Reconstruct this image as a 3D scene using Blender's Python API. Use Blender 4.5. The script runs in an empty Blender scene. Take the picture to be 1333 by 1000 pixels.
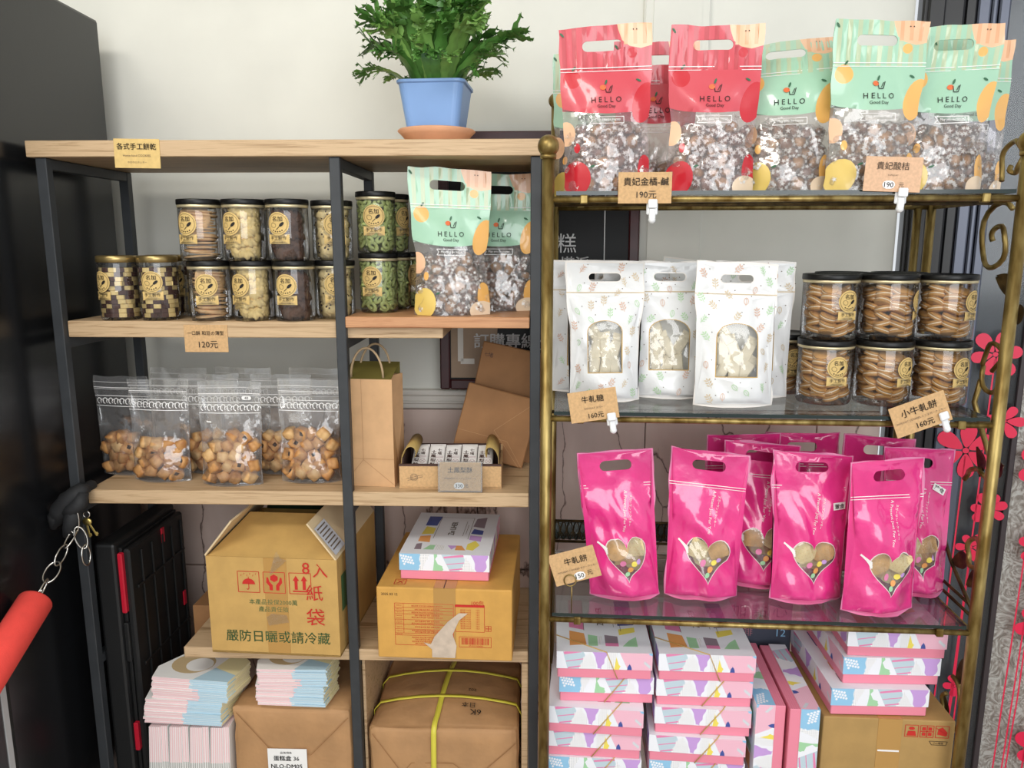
import bpy, bmesh, math, random
from mathutils import Vector, Matrix, noise, geometry
# ---------------------------------------------------------------- camera, world, lights, exposure
S = bpy.context.scene
COL = S.collection
R = math.radians
cam_d = bpy.data.cameras.new('camera'); cam = bpy.data.objects.new('camera', cam_d); COL.objects.link(cam)
cam_d.sensor_width = 36.0; cam_d.lens = 27.0; cam_d.clip_start = 0.02
cam.location = (0, 0, 1.35); cam.rotation_euler = (R(90 - 10.3), 0, 0)
S.camera = cam
S.view_settings.view_transform = 'Standard'; S.view_settings.look = 'None'
S.view_settings.gamma = 1.0; S.view_settings.use_curve_mapping = False
S.view_settings.exposure = 0.0
wd = bpy.data.worlds.new('daylight'); S.world = wd; wd.use_nodes = True
wd.node_tree.nodes['Background'].inputs[0].default_value = (0.92, 0.96, 1.0, 1)
wd.node_tree.nodes['Background'].inputs[1].default_value = 0.85
S.cycles.transparent_max_bounces = 40; S.cycles.max_bounces = 10; S.cycles.glossy_bounces = 4
S.cycles.caustics_reflective = False; S.cycles.caustics_refractive = False
S.cycles.sample_clamp_indirect = 6.0

def area(name, loc, target, sx, sy, power, color=(1, 1, 1)):
    l = bpy.data.lights.new(name, 'AREA'); l.shape = 'RECTANGLE'; l.size = sx; l.size_y = sy
    l.energy = power; l.color = color
    o = bpy.data.objects.new(name, l); COL.objects.link(o); o.location = loc
    o.rotation_euler = (Vector(target) - Vector(loc)).to_track_quat('-Z', 'Y').to_euler()
area('shop_window_daylight', (0.7, -2.2, 1.9), (0.2, 1.4, 1.0), 2.4, 1.8, 64, (0.97, 0.985, 1.0))
area('ceiling_lamp_light', (-0.9, -0.25, 2.6), (-0.5, 1.6, 1.2), 1.2, 0.25, 17, (1.0, 0.96, 0.9))

# ---------------------------------------------------------------- materials
def lin(h):
    h = h.lstrip('#'); c = [int(h[i:i+2], 16) / 255 for i in (0, 2, 4)]
    return tuple((x / 12.92 if x <= .04045 else ((x + .055) / 1.055) ** 2.4) for x in c) + (1,)
MATS = {}
def nm(name):
    m = bpy.data.materials.new(name); m.use_nodes = True; MATS[name] = m
    nt = m.node_tree; return m, nt, nt.nodes['Principled BSDF']
def node(nt, typ, **kw):
    n = nt.nodes.new(typ)
    for k, v in kw.items():
        if k.startswith('i_'):
            n.inputs[k[2:].replace('_', ' ')].default_value = v
        else: setattr(n, k, v)
    return n
def coords(nt, scale=(1, 1, 1), kind='Object'):
    tc = node(nt, 'ShaderNodeTexCoord'); mp = node(nt, 'ShaderNodeMapping')
    mp.inputs['Scale'].default_value = scale
    nt.links.new(tc.outputs[kind], mp.inputs[0]); return mp.outputs[0]
def ramp(nt, fac, stops):
    r = node(nt, 'ShaderNodeValToRGB'); e = r.color_ramp.elements
    while len(e) < len(stops): e.new(0.5)
    for k, (p, c) in enumerate(stops): e[k].position = p; e[k].color = c if len(c) == 4 else c + (1,)
    nt.links.new(fac, r.inputs[0]); return r.outputs[0]
def bump(nt, b, fac, strength=.2, dist=.002):
    n = node(nt, 'ShaderNodeBump'); n.inputs['Strength'].default_value = strength; n.inputs['Distance'].default_value = dist
    nt.links.new(fac, n.inputs['Height'])
    if b is not None: nt.links.new(n.outputs[0], b.inputs['Normal'])
    return n.outputs[0]
def P(name, col, rough=.5, metal=0.0, var=0.0, vscale=40, bmp=0.0, bscale=150, coat=0.0, col2=None, spec=.5, sc=(1, 1, 1), bdist=.001):
    m, nt, b = nm(name); c = lin(col)
    b.inputs['Base Color'].default_value = c; b.inputs['Roughness'].default_value = rough
    b.inputs['Metallic'].default_value = metal; b.inputs['Specular IOR Level'].default_value = spec
    if coat: b.inputs['Coat Weight'].default_value = coat; b.inputs['Coat Roughness'].default_value = .06
    if var or col2:
        n = node(nt, 'ShaderNodeTexNoise', i_Scale=vscale, i_Detail=4.0); nt.links.new(coords(nt, sc), n.inputs['Vector'])
        c2 = lin(col2) if col2 else tuple(max(0, x * (1 - var)) for x in c[:3]) + (1,)
        c1 = c if col2 else tuple(min(1, x * (1 + var * .5)) for x in c[:3]) + (1,)
        nt.links.new(ramp(nt, n.outputs[0], [(.35, c2), (.65, c1)]), b.inputs['Base Color'])
    if bmp:
        n = node(nt, 'ShaderNodeTexNoise', i_Scale=bscale, i_Detail=3.0); nt.links.new(coords(nt, sc), n.inputs['Vector'])
        bump(nt, b, n.outputs[0], bmp, bdist)
    return m
def film(name, tint=(1, 1, 1), lo=.07, hi=.6, rough=.07, haze=.05, bscale=45, bstr=.5, hazecol=(.9, .9, .9), bdist=.004):
    m, nt, b = nm(name); nt.nodes.remove(b); out = nt.nodes['Material Output']
    tr = node(nt, 'ShaderNodeBsdfTransparent'); tr.inputs[0].default_value = (*tint, 1)
    gl = node(nt, 'ShaderNodeBsdfGlossy'); gl.inputs['Roughness'].default_value = rough
    df = node(nt, 'ShaderNodeBsdfDiffuse'); df.inputs[0].default_value = (*hazecol, 1)
    lw = node(nt, 'ShaderNodeLayerWeight'); lw.inputs[0].default_value = .3
    mr = node(nt, 'ShaderNodeMapRange'); mr.inputs[3].default_value = lo; mr.inputs[4].default_value = hi
    nt.links.new(lw.outputs['Fresnel'], mr.inputs[0])
    if bstr:
        n = node(nt, 'ShaderNodeTexNoise', i_Scale=bscale, i_Detail=1.5); nt.links.new(coords(nt), n.inputs['Vector'])
        nn = bump(nt, None, n.outputs[0], bstr, bdist); nt.links.new(nn, gl.inputs['Normal']); nt.links.new(nn, lw.inputs['Normal'])
    m1 = node(nt, 'ShaderNodeMixShader'); m1.inputs[0].default_value = haze
    nt.links.new(tr.outputs[0], m1.inputs[1]); nt.links.new(df.outputs[0], m1.inputs[2])
    m2 = node(nt, 'ShaderNodeMixShader'); nt.links.new(mr.outputs[0], m2.inputs[0])
    nt.links.new(m1.outputs[0], m2.inputs[1]); nt.links.new(gl.outputs[0], m2.inputs[2])
    nt.links.new(m2.outputs[0], out.inputs[0]); return m
def wood(name, light, dark, sc=(2.2, 34, 60)):
    m, nt, b = nm(name)
    v = coords(nt, sc)
    n1 = node(nt, 'ShaderNodeTexNoise', i_Scale=2.2, i_Detail=6.0, i_Roughness=.62, i_Distortion=.8); nt.links.new(v, n1.inputs['Vector'])
    c = ramp(nt, n1.outputs[0], [(.30, lin(dark)), (.47, lin(light)), (.56, lin(light)), (.72, lin(dark))])
    n2 = node(nt, 'ShaderNodeTexNoise', i_Scale=9.0, i_Detail=3.0); nt.links.new(coords(nt, (3, 60, 120)), n2.inputs['Vector'])
    mx = node(nt, 'ShaderNodeMixRGB', blend_type='MULTIPLY'); mx.inputs[0].default_value = .35
    nt.links.new(c, mx.inputs[1]); nt.links.new(ramp(nt, n2.outputs[0], [(.3, (.72, .66, .58)), (.6, (1, 1, 1))]), mx.inputs[2])
    nt.links.new(mx.outputs[0], b.inputs['Base Color']); b.inputs['Roughness'].default_value = .48
    bump(nt, b, n2.outputs[0], .12, .0006); return m
wood('oak', '#cbae89', '#967650'); wood('oak_orange', '#c8946a', '#a36c46')
P('black_steel', '#35383b', .5, 0, .12, 30, .1, 300)
P('brass', '#a8935c', .4, .8, 0, 60, .15, 260, col2='#6b5426', sc=(1, 1, .25))
P('brass_dark', '#5d4b2c', .45, .7, 0, 60, .2, 300, col2='#352916')
P('wall_paint', '#e3e3da', .85, 0, .04, 6, .1, 60)
P('trim_paint', '#d9d4cb', .6); P('ceiling_paint', '#e8e6e0', .9); P('floor_tile', '#a89c90', .4, 0, .1, 8)
P('fridge_black', '#17181a', .24, 0, 0, 20, .06, 420, spec=.5); P('fridge_strip', '#b9bbbb', .4)
P('lid_black', '#0e0e0e', .38, spec=.35); P('lid_gold', '#d9cba4', .35, .6); P('lid_champagne', '#a9925f', .3, .8)
P('sticker_kraft', '#dcbc78', .6, 0, .08, 120); P('card_kraft', '#cfa878', .75, 0, .12, 220); P('card_pale', '#dcb492', .7, 0, .1, 220)
P('ink', '#1c1714', .7); P('ink_soft', '#6a5a4a', .7); P('ink_red', '#c4271f', .7); P('ink_green', '#46663a', .7); P('ink_gold', '#c9a460', .5)
P('white_print', '#f4f2f0', .45); P('chalk', '#dedede', .9); P('paper_white', '#f2f1ee', .7)
P('carton_kraft', '#c69f5c', .72, 0, .08, 25, .15, 200); P('carton_orange', '#d29f4e', .7, 0, .08, 25, .15, 200); P('carton_khaki', '#b08d55', .72, 0, .08, 25, .15, 200)
P('carton_in', '#24462f', .8, 0, .3, 20); P('packing_tape', '#b88d4d', .18, coat=.4); P('board_edge', '#d8c19a', .8)
P('kraft_paper', '#b78c60', .72, 0, .14, 14, .5, 26, bdist=.006); P('kraft_paper_light', '#d0a67a', .75, 0, .08, 30, .2, 60); P('kraft_brown', '#9c7047', .75, 0, .1, 25, .15, 90)
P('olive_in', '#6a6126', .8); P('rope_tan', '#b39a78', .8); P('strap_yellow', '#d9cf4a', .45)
P('mocha', '#4b332c', .65); P('flap_olive', '#b69a5b', .6, 0, .08, 40)
P('wrapper_white', '#ece9e6', .35, 0, .06, 60, .3, 120); P('wrapper_cream', '#eee6d2', .35, 0, .1, 60, .5, 90, coat=.5)
P('pastel_pink', '#eec9cb', .7); P('pastel_blue', '#b5d3e2', .7); P('pastel_yellow', '#efe3b0', .7); P('beige', '#c9b187', .7); P('pastel_grey', '#b9b9b4', .7)
P('box_white', '#eef0f6', .45); P('box_blue', '#93c6e6', .5); P('box_green', '#a3d3a6', .5); P('box_purple', '#c79fdc', .5); P('box_yellow', '#f0dd62', .5)
P('box_navy', '#41539c', .5); P('box_orange', '#e8a25f', .5); P('box_pinkpale', '#f0bccd', .5); P('box_stripe', '#bfd2dc', .5); P('box_rose', '#e486b0', .5); P('box_grey', '#d3d6dc', .5); P('box_taupe', '#8f7f8a', .5)
def dots(name, base, dot, scale, size):
    m, nt, b = nm(name); v = node(nt, 'ShaderNodeTexVoronoi', i_Scale=scale, i_Randomness=.0); nt.links.new(coords(nt, (1, 1, 1)), v.inputs['Vector'])
    nt.links.new(ramp(nt, v.outputs['Distance'], [(size, lin(dot)), (size + .04, lin(base))]), b.inputs['Base Color']); b.inputs['Roughness'].default_value = .5
dots('box_base_pink', '#ea8ba0', '#d9607f', 260, .22); dots('box_dotted', '#f3f3f4', '#9aa2ad', 320, .2); dots('box_pinkdot', '#f1c0d0', '#e79ab5', 300, .2)
P('terracotta', '#dfa680', .75, 0, .06, 40); P('pot_blue', '#7fa2d4', .4, 0, .03, 20); P('soil', '#3a2a1e', .95, 0, .3, 80, .5, 120)
P('frond_green', '#55863c', .42, 0, .35, 26, .3, 90); P('frond_light', '#7aa552', .42, 0, .3, 26, .3, 90)
P('mint', '#a5cfb3', .3, coat=.6); P('mint_stripe', '#b9c8a4', .3, coat=.6); P('coral', '#d14f5b', .32, coat=.5); P('coral_stripe', '#c0464f', .3, coat=.6)
P('peach', '#efbf98', .35, coat=.6); P('peach_stripe', '#e5ac82', .35, coat=.6); P('fruit_orange', '#f0b663', .35, coat=.6); P('fruit_red', '#c81c2c', .35, coat=.6)
P('fruit_yellow', '#e6c76a', .4, coat=.6); P('leaf_green', '#3a6a4c', .5); P('fruit_beige', '#ead2b4', .4, coat=.6); P('logo_coral', '#e2703f', .5)
film('film_clear', (1, 1, 1), .08, .6, .09, .035, 48, .8); film('film_soft', (.98, .97, .95), .09, .6, .1, .11, 50, .7)
film('film_veil', (1, .98, .97), .09, .6, .09, .07, 46, .9, (.93, .88, .86))
film('film_pink', (1, .95, .95), .09, .6, .08, .06, 46, .9, (.95, .85, .86)); film('film_window', (1, .98, .92), .08, .5, .1, .08, 60, .6)
film('pet_clear', (.985, .985, .985), .045, .75, .03, .012, 10, 0); film('glass_pane', (.95, .97, .96), .05, .6, .01, .015, 10, 0)
film('door_glass', (.93, .95, .96), .015, .22, .12, .02, 10, 0)
film('acrylic', (.97, .98, .98), .06, .7, .04, .05, 10, 0); film('candy_wrap', (.99, .98, .97), .05, .5, .14, .06, 190, .8)
P('glass_edge', '#1d2a28', .15); P('clip_white', '#e9ebec', .25, coat=.5)
P('candy_brown', '#84553a', .3, 0, 0, 60, .3, 90, col2='#a8734a', coat=.5); P('candy_amber', '#c08a48', .3, 0, .3, 60, .2, 90, coat=.5); P('candy_star', '#e9e6e2', .5)
P('white_pouch', '#e9eaea', .33, 0, .02, 20, .25, 40, coat=.35, bdist=.004); P('pouch_rim', '#efeae4', .35, coat=.3); P('sprig_green', '#bcdcb2', .5); P('sprig_brown', '#dbb7a2', .5); P('sprig_tan', '#d8c5a6', .5)
P('pink_pouch', '#e8388a', .24, 0, .08, 20, .35, 46, coat=.9, bdist=.004); P('heart_rim', '#e8d6d4', .4)
P('cracker', '#dcae6e', .7, 0, .2, 60, .6, 150); P('cracker_pale', '#ead8a4', .7, 0, .12, 60, .6, 150)
P('cookie_tan', '#deb684', .75, 0, .25, 70, .5, 180); P('cookie_pale', '#ecd08c', .75, 0, .12, 90, .4, 180); P('cookie_dark', '#4a2a20', .75, 0, .2, 90, .4, 180)
P('cookie_choc', '#5a3d2c', .75, 0, .2, 90, .4, 180); P('cookie_green', '#b3c076', .75, 0, .18, 90, .4, 180); P('cookie_chip', '#e6cf95', .75, 0, .15, 80, .4, 150)
P('chip_dark', '#3a2418', .6); P('cookie_sand', '#c4904f', .7, 0, .2, 70, .4, 180); P('cream_fill', '#ecdcc0', .6)
P('puff', '#cf9c62', .6, 0, 0, 55, .5, 120, col2='#a66d3a'); P('puff_pale', '#e0b981', .6, 0, 0, 55, .5, 120, col2='#bf8a50'); P('puff_hole', '#2c1a16', .8)
P('crate_black', '#131415', .5, 0, .1, 30, .2, 60); P('crate_red', '#b8162e', .4); P('foam_red', '#e5483f', .9, 0, .05, 60, .4, 500)
P('chrome', '#c9c6bf', .25, 1); P('cloth_black', '#1d1e20', .7, 0, .2, 60, .4, 150); P('key_gold', '#cdb56a', .3, .9)
P('board_black', '#0a0b0c', .45, spec=.25); P('board_frame', '#3f1518', .4, 0, .2, 30); P('board_paper', '#a08870', .6, 0, .1, 20)
P('door_black', '#141416', .4); P('door_metal', '#5d6270', .35, .3); P('door_brown', '#3d3436', .5); P('decal_red', '#ee2450', .4); P('outside_dark', '#3a3d44', .5, 0, .3, 5)
P('torn_tape', '#cdbba8', .3, 0, .12, 60, .4, 60, coat=.4); P('mauve_paper', '#a3737c', .6); P('slate_paper', '#454a58', .5); P('red_box', '#7d1420', .5); P('grey_label', '#c9cbd2', .5)
# marble wainscot
m, nt, b = nm('marble')
v = node(nt, 'ShaderNodeTexVoronoi', i_Scale=7.0, feature='DISTANCE_TO_EDGE'); n = node(nt, 'ShaderNodeTexNoise', i_Scale=5.0, i_Detail=8.0)
cc = coords(nt, (1, 1, .45)); nt.links.new(cc, n.inputs['Vector'])
mxv = node(nt, 'ShaderNodeMixRGB'); mxv.inputs[0].default_value = .22; nt.links.new(cc, mxv.inputs[1]); nt.links.new(n.outputs['Color'], mxv.inputs[2]); nt.links.new(mxv.outputs[0], v.inputs['Vector'])
cr = ramp(nt, v.outputs['Distance'], [(.0, lin('#5e463e')), (.014, lin('#dcc6bb')), (.2, lin('#e4d0c6'))])
mx2 = node(nt, 'ShaderNodeMixRGB', blend_type='MULTIPLY'); mx2.inputs[0].default_value = .5; nt.links.new(cr, mx2.inputs[1])
nt.links.new(ramp(nt, n.outputs[0], [(.35, (.72, .66, .64)), (.6, (1, 1, 1))]), mx2.inputs[2]); nt.links.new(mx2.outputs[0], b.inputs['Base Color']); b.inputs['Roughness'].default_value = .3
# fibrous pane beyond the door
m, nt, b = nm('fibre_pane')
n = node(nt, 'ShaderNodeTexNoise', i_Scale=26.0, i_Detail=5.0, i_Distortion=6.0); nt.links.new(coords(nt), n.inputs['Vector'])
nt.links.new(ramp(nt, n.outputs[0], [(.36, lin('#9c8c7d')), (.5, lin('#cbbcae')), (.6, lin('#efe6da'))]), b.inputs['Base Color']); b.inputs['Roughness'].default_value = .6
bump(nt, b, n.outputs[0], .4, .003)

# ---------------------------------------------------------------- mesh builder
class MB:
    def __init__(s): s.v = []; s.f = []; s.m = []; s.s = []
    def add(s, vs, fs, mi=0, sm=False, mat=None):
        o = len(s.v)
        s.v += [tuple(mat @ Vector(p)) for p in vs] if mat is not None else [tuple(p) for p in vs]
        for k, f in enumerate(fs):
            s.f.append([i + o for i in f]); s.m.append(mi[k] if isinstance(mi, list) else mi); s.s.append(sm)
        return s
    def box(s, x0, x1, y0, y1, z0, z1, mi=0, mat=None):
        vs = [(x, y, z) for z in (z0, z1) for y in (y0, y1) for x in (x0, x1)]
        return s.add(vs, [(0, 2, 3, 1), (4, 5, 7, 6), (0, 1, 5, 4), (2, 6, 7, 3), (0, 4, 6, 2), (1, 3, 7, 5)], mi, False, mat)
    def rbox(s, x0, x1, y0, y1, z0, z1, r=.002, mi=0, seg=1, mat=None, sm=False):
        bm = bmesh.new(); bmesh.ops.create_cube(bm, size=1)
        for q in bm.verts: q.co = Vector((x0 + (q.co.x + .5) * (x1 - x0), y0 + (q.co.y + .5) * (y1 - y0), z0 + (q.co.z + .5) * (z1 - z0)))
        bmesh.ops.bevel(bm, geom=bm.edges[:], offset=r, segments=seg, affect='EDGES', profile=.5)
        bm.verts.index_update()
        s.add([q.co.copy() for q in bm.verts], [[q.index for q in f.verts] for f in bm.faces], mi, sm, mat); bm.free(); return s
    def lathe(s, prof, n=24, mi=0, sm=True, mat=None, cap=True):
        vs = []; fs = []; ms = []
        for r, z in prof:
            vs += [(r * math.cos(2 * math.pi * k / n), r * math.sin(2 * math.pi * k / n), z) for k in range(n)]
        for j in range(len(prof) - 1):
            for k in range(n):
                fs.append((j * n + k, j * n + (k + 1) % n, (j + 1) * n + (k + 1) % n, (j + 1) * n + k)); ms.append(mi[j] if isinstance(mi, list) else mi)
        if cap:
            fs.append(tuple(range(n))[::-1]); ms.append(ms[0]); fs.append(tuple(range((len(prof) - 1) * n, len(prof) * n))); ms.append(ms[-2])
        return s.add(vs, fs, ms, sm, mat)
    def tube(s, pts, r, n=8, mi=0, closed=False, mat=None, radii=None):
        pts = [Vector(p) for p in pts]; N = len(pts); vs = []; up = None
        for i, p in enumerate(pts):
            a = pts[(i - 1) % N] if (closed or i > 0) else p; c = pts[(i + 1) % N] if (closed or i < N - 1) else p
            t = (c - a).normalized()
            if up is None: up = t.orthogonal().normalized()
            up = (up - t * up.dot(t))
            up = up.normalized() if up.length > 1e-6 else t.orthogonal().normalized()
            w = t.cross(up); rr = radii[i] if radii else r
            vs += [p + (up * math.cos(2 * math.pi * k / n) + w * math.sin(2 * math.pi * k / n)) * rr for k in range(n)]
        fs = []
        for i in range(N if closed else N - 1):
            j = (i + 1) % N
            fs += [(i * n + k, i * n + (k + 1) % n, j * n + (k + 1) % n, j * n + k) for k in range(n)]
        if not closed: fs += [tuple(range(n))[::-1], tuple(range((N - 1) * n, N * n))]
        return s.add(vs, fs, mi, True, mat)
    def prism(s, poly, y0, y1, mi=0, mat=None):      # polygon in x,z extruded along y
        n = len(poly)
        vs = [(x, y0, z) for x, z in poly] + [(x, y1, z) for x, z in poly]
        fs = [tuple(range(n)), tuple(range(n, 2 * n))[::-1]] + [(k, n + k, n + (k + 1) % n, (k + 1) % n) for k in range(n)]
        return s.add(vs, fs, mi, False, mat)
    def sphere(s, c, r, mi=0, n=10, m=6, sq=(1, 1, 1), wob=0, seed=0):
        vs = [(0, 0, -1)]; fs = []
        for j in range(1, m):
            a = math.pi * j / m - math.pi / 2
            vs += [(math.cos(a) * math.cos(2 * math.pi * k / n), math.cos(a) * math.sin(2 * math.pi * k / n), math.sin(a)) for k in range(n)]
        vs.append((0, 0, 1)); T = len(vs) - 1
        for k in range(n):
            fs.append((0, 1 + (k + 1) % n, 1 + k)); fs.append((T, 1 + (m - 2) * n + k, 1 + (m - 2) * n + (k + 1) % n))
            for j in range(m - 2): fs.append((1 + j * n + k, 1 + j * n + (k + 1) % n, 1 + (j + 1) * n + (k + 1) % n, 1 + (j + 1) * n + k))
        out = []
        for p in vs:
            q = Vector(p); k = r * (1 + (wob * noise.noise(q * 1.7 + Vector((seed * 3.1, seed, 0))) if wob else 0))
            out.append((c[0] + q.x * k * sq[0], c[1] + q.y * k * sq[1], c[2] + q.z * k * sq[2]))
        return s.add(out, fs, mi, True)
    def mesh(s, name, mats):
        me = bpy.data.meshes.new(name); me.from_pydata(s.v, [], s.f)
        for q in (mats if isinstance(mats, (list, tuple)) else [mats]): me.materials.append(MATS[q])
        me.polygons.foreach_set('material_index', s.m); me.polygons.foreach_set('use_smooth', s.s); me.update(); return me
    def part(s, name, mats, parent=None, mat=None):
        return link(name, s.mesh(name, mats), parent, mat)
def link(name, me, parent=None, mat=None):
    o = bpy.data.objects.new(name, me); COL.objects.link(o)
    if parent is not None: o.parent = parent
    if mat is not None: o.matrix_local = mat
    return o
class Fr:                                            # a local frame: u along the front, w into depth, z up
    def __init__(s, ox, oy, yaw):
        a = R(yaw); s.a = a; s.ox, s.oy = ox, oy
    def p(s, u, w, z): return Vector((s.ox + u * math.cos(s.a) + w * math.sin(s.a), s.oy - u * math.sin(s.a) + w * math.cos(s.a), z))
    def m(s, u, w, z, rz=0, rx=0, ry=0):
        return Matrix.Translation(s.p(u, w, z)) @ Matrix.Rotation(-s.a + R(rz), 4, 'Z') @ Matrix.Rotation(R(rx), 4, 'X') @ Matrix.Rotation(R(ry), 4, 'Y')
WR = Fr(-0.30006, 1.32, 1.6)      # wooden rack
GR = Fr(0.05525, 1.21, 4.0)       # brass rack
BW = Fr(0.0, 1.70, 2.0)           # back wall
DR = Fr(0.84, 1.668, 20.0)        # glass door
def tag(o, label, cat, group=None, kind=None):
    if label: o['label'] = label
    if cat: o['category'] = cat
    if group: o['group'] = group
    if kind: o['kind'] = kind
    return o
def thing(name, label, cat, mat, group=None):
    o = bpy.data.objects.new(name, None); COL.objects.link(o); o.empty_display_size = .02; o.matrix_world = mat
    return tag(o, label, cat, group)
def copy_tree(o, parent=None):
    c = o.copy(); COL.objects.link(c)
    if parent is not None: c.parent = parent
    for ch in KIDS.get(o.name) or list(o.children): copy_tree(ch, c)
    return c
KIDS = {}
def dup(root, mat, label, group=None):
    c = copy_tree(root); c.matrix_world = mat; c['label'] = label
    if group: c['group'] = group
    return c
TXT = {}
def text_geo(s):
    k = s
    if k not in TXT:
        cu = bpy.data.curves.new('lettering_source', 'FONT'); cu.body = s; cu.size = 1; cu.resolution_u = 2; cu.fill_mode = 'FRONT'
        o = bpy.data.objects.new('lettering_source', cu); COL.objects.link(o)
        me = bpy.data.meshes.new_from_object(o.evaluated_get(bpy.context.evaluated_depsgraph_get()))
        vs = [(q.co.x, q.co.y) for q in me.vertices]; fs = [tuple(p.vertices) for p in me.polygons]
        bpy.data.objects.remove(o); bpy.data.curves.remove(cu); bpy.data.meshes.remove(me)
        xs = [a for a, b in vs] or [0]; ys = [b for a, b in vs] or [0]
        TXT[k] = (vs, fs, min(xs), max(xs), min(ys), max(ys))
    return TXT[k]
def text(mb, s, cx, cy, h=None, w=None, f=None, mi=0, rot=0, bold=0.0):
    vs, fs, x0, x1, y0, y1 = text_geo(s)
    if not vs: return mb
    k = h / (y1 - y0) if h else w / (x1 - x0)
    if h and w: k = min(k, w / (x1 - x0))
    c, sn = math.cos(R(rot)), math.sin(R(rot))
    for dx in ((-bold * .9, bold * .9) if bold > 0 else (0,)):         # a heavier pen is two close strokes
        out = []
        for x, y in vs:
            x = (x + dx - (x0 + x1) / 2) * k; y = (y + dx * .6 - (y0 + y1) / 2) * k
            out.append(f(cx + x * c - y * sn, cy + x * sn + y * c))
        mb.add(out, fs, mi)
    return mb
def flat(mb, pts, f, mi=0):                          # a small flat printed polygon
    return mb.add([f(x, y) for x, y in pts], [tuple(range(len(pts)))], mi)
def line(mb, pts, wd, f, mi=0, closed=False):
    n = len(pts)
    for k in range(n if closed else n - 1):
        (x0, y0), (x1, y1) = pts[k], pts[(k + 1) % n]; d = math.hypot(x1 - x0, y1 - y0) or 1
        nx, ny = -(y1 - y0) / d * wd / 2, (x1 - x0) / d * wd / 2
        flat(mb, [(x0 - nx, y0 - ny), (x1 - nx, y1 - ny), (x1 + nx, y1 + ny), (x0 + nx, y0 + ny)], f, mi)
def ell(cx, cy, rx, ry=None, n=18, rot=0):
    ry = ry or rx; c, s = math.cos(R(rot)), math.sin(R(rot))
    return [(cx + rx * math.cos(2 * math.pi * k / n) * c - ry * math.sin(2 * math.pi * k / n) * s, cy + rx * math.cos(2 * math.pi * k / n) * s + ry * math.sin(2 * math.pi * k / n) * c) for k in range(n)]
def inside(p, poly):
    x, y = p; r = False; j = len(poly) - 1
    for i in range(len(poly)):
        xi, yi = poly[i]; xj, yj = poly[j]
        if (yi > y) != (yj > y) and x < (xj - xi) * (y - yi) / (yj - yi) + xi: r = not r
        j = i
    return r
def cdt(outline, regions, grid=None):
    """Triangulates a flat sheet; regions = [(polygon, material index or None for a hole)], the last that contains a triangle wins."""
    vs = []; ed = []
    def addp(poly):
        o = len(vs); vs.extend(Vector(p) for p in poly); ed.extend((o + k, o + (k + 1) % len(poly)) for k in range(len(poly)))
    addp(outline)
    for poly, mi in regions: addp(poly)
    if grid:
        xs = [a for a, b in outline]; ys = [b for a, b in outline]
        nx = int((max(xs) - min(xs)) / grid); ny = int((max(ys) - min(ys)) / grid)
        for i in range(1, nx):
            for j in range(1, ny):
                p = (min(xs) + (i + (.5 if j % 2 else 0)) * (max(xs) - min(xs)) / (nx + .5), min(ys) + j * (max(ys) - min(ys)) / ny)
                if inside(p, outline): vs.append(Vector(p))
    ov, oe, of, *_ = geometry.delaunay_2d_cdt(vs, ed, [], 0, 1e-6)
    F = []; M = []
    boxes = [(min(a for a, b in q), max(a for a, b in q), min(b for a, b in q), max(b for a, b in q)) for q, _ in regions]
    for f in of:
        c = (sum(ov[i].x for i in f) / len(f), sum(ov[i].y for i in f) / len(f))
        if not inside(c, outline): continue
        mi = 0
        for (poly, m_), bb in zip(regions, boxes):
            if bb[0] <= c[0] <= bb[1] and bb[2] <= c[1] <= bb[3] and inside(c, poly): mi = m_
        if mi is None: continue
        F.append(tuple(f)); M.append(mi)
    return [(p.x, p.y) for p in ov], F, M
# ---------------------------------------------------------------- the room
def struct(name, mb, mats, mat=None, parent=None):
    o = mb.part(name, mats, parent, mat)
    if parent is None: o['kind'] = 'structure'
    return o
struct('floor', MB().box(-1.6, 3.0, -3.0, 2.6, -.05, 0), 'floor_tile')
struct('ceiling', MB().box(-1.6, 1.2, -1.2, 2.6, 2.7, 2.75), 'ceiling_paint')
struct('wall_left', MB().box(-1.66, -1.6, -1.2, 2.6, 0, 2.7), 'wall_paint')
wb = MB().box(-1.6, .82, 0, .08, .985, 2.7)
wb.rbox(.271, .407, -.012, .01, 1.03, 2.7, .004)                      # shallow pilaster
wb.box(.29, .388, -.0145, -.01, 1.05, 2.7)
wall_back = struct('wall_back', wb, 'wall_paint', BW.m(0, 0, 0))
struct('trim_1', MB().prism([(0, 0)], 0, 0) if 0 else MB().rbox(-1.6, .26, -.012, .0, .985, 1.03, .003).rbox(-1.6, .26, -.021, -.008, 1.016, 1.030, .004, 0, 2).rbox(-1.6, .26, -.016, -.008, .997, 1.004, .002), 'trim_paint', BW.m(0, 0, 0))
ws = struct('wall_wainscot', MB().box(-1.6, .82, .0, .06, 0, .985), 'mocha', BW.m(0, 0, 0))
x = -1.6; k = 0
while x < .80:                                                         # marble tiles, one object each
    x1 = min(x + .38, .82)
    for z0, z1 in ((0, .30), (.303, .60), (.603, .983)):
        MB().rbox(x + .001, x1 - .001, -.010, .004, z0, z1, .0015).part('tile', 'marble', ws)
    x = x1
    if x >= .82: break
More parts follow.
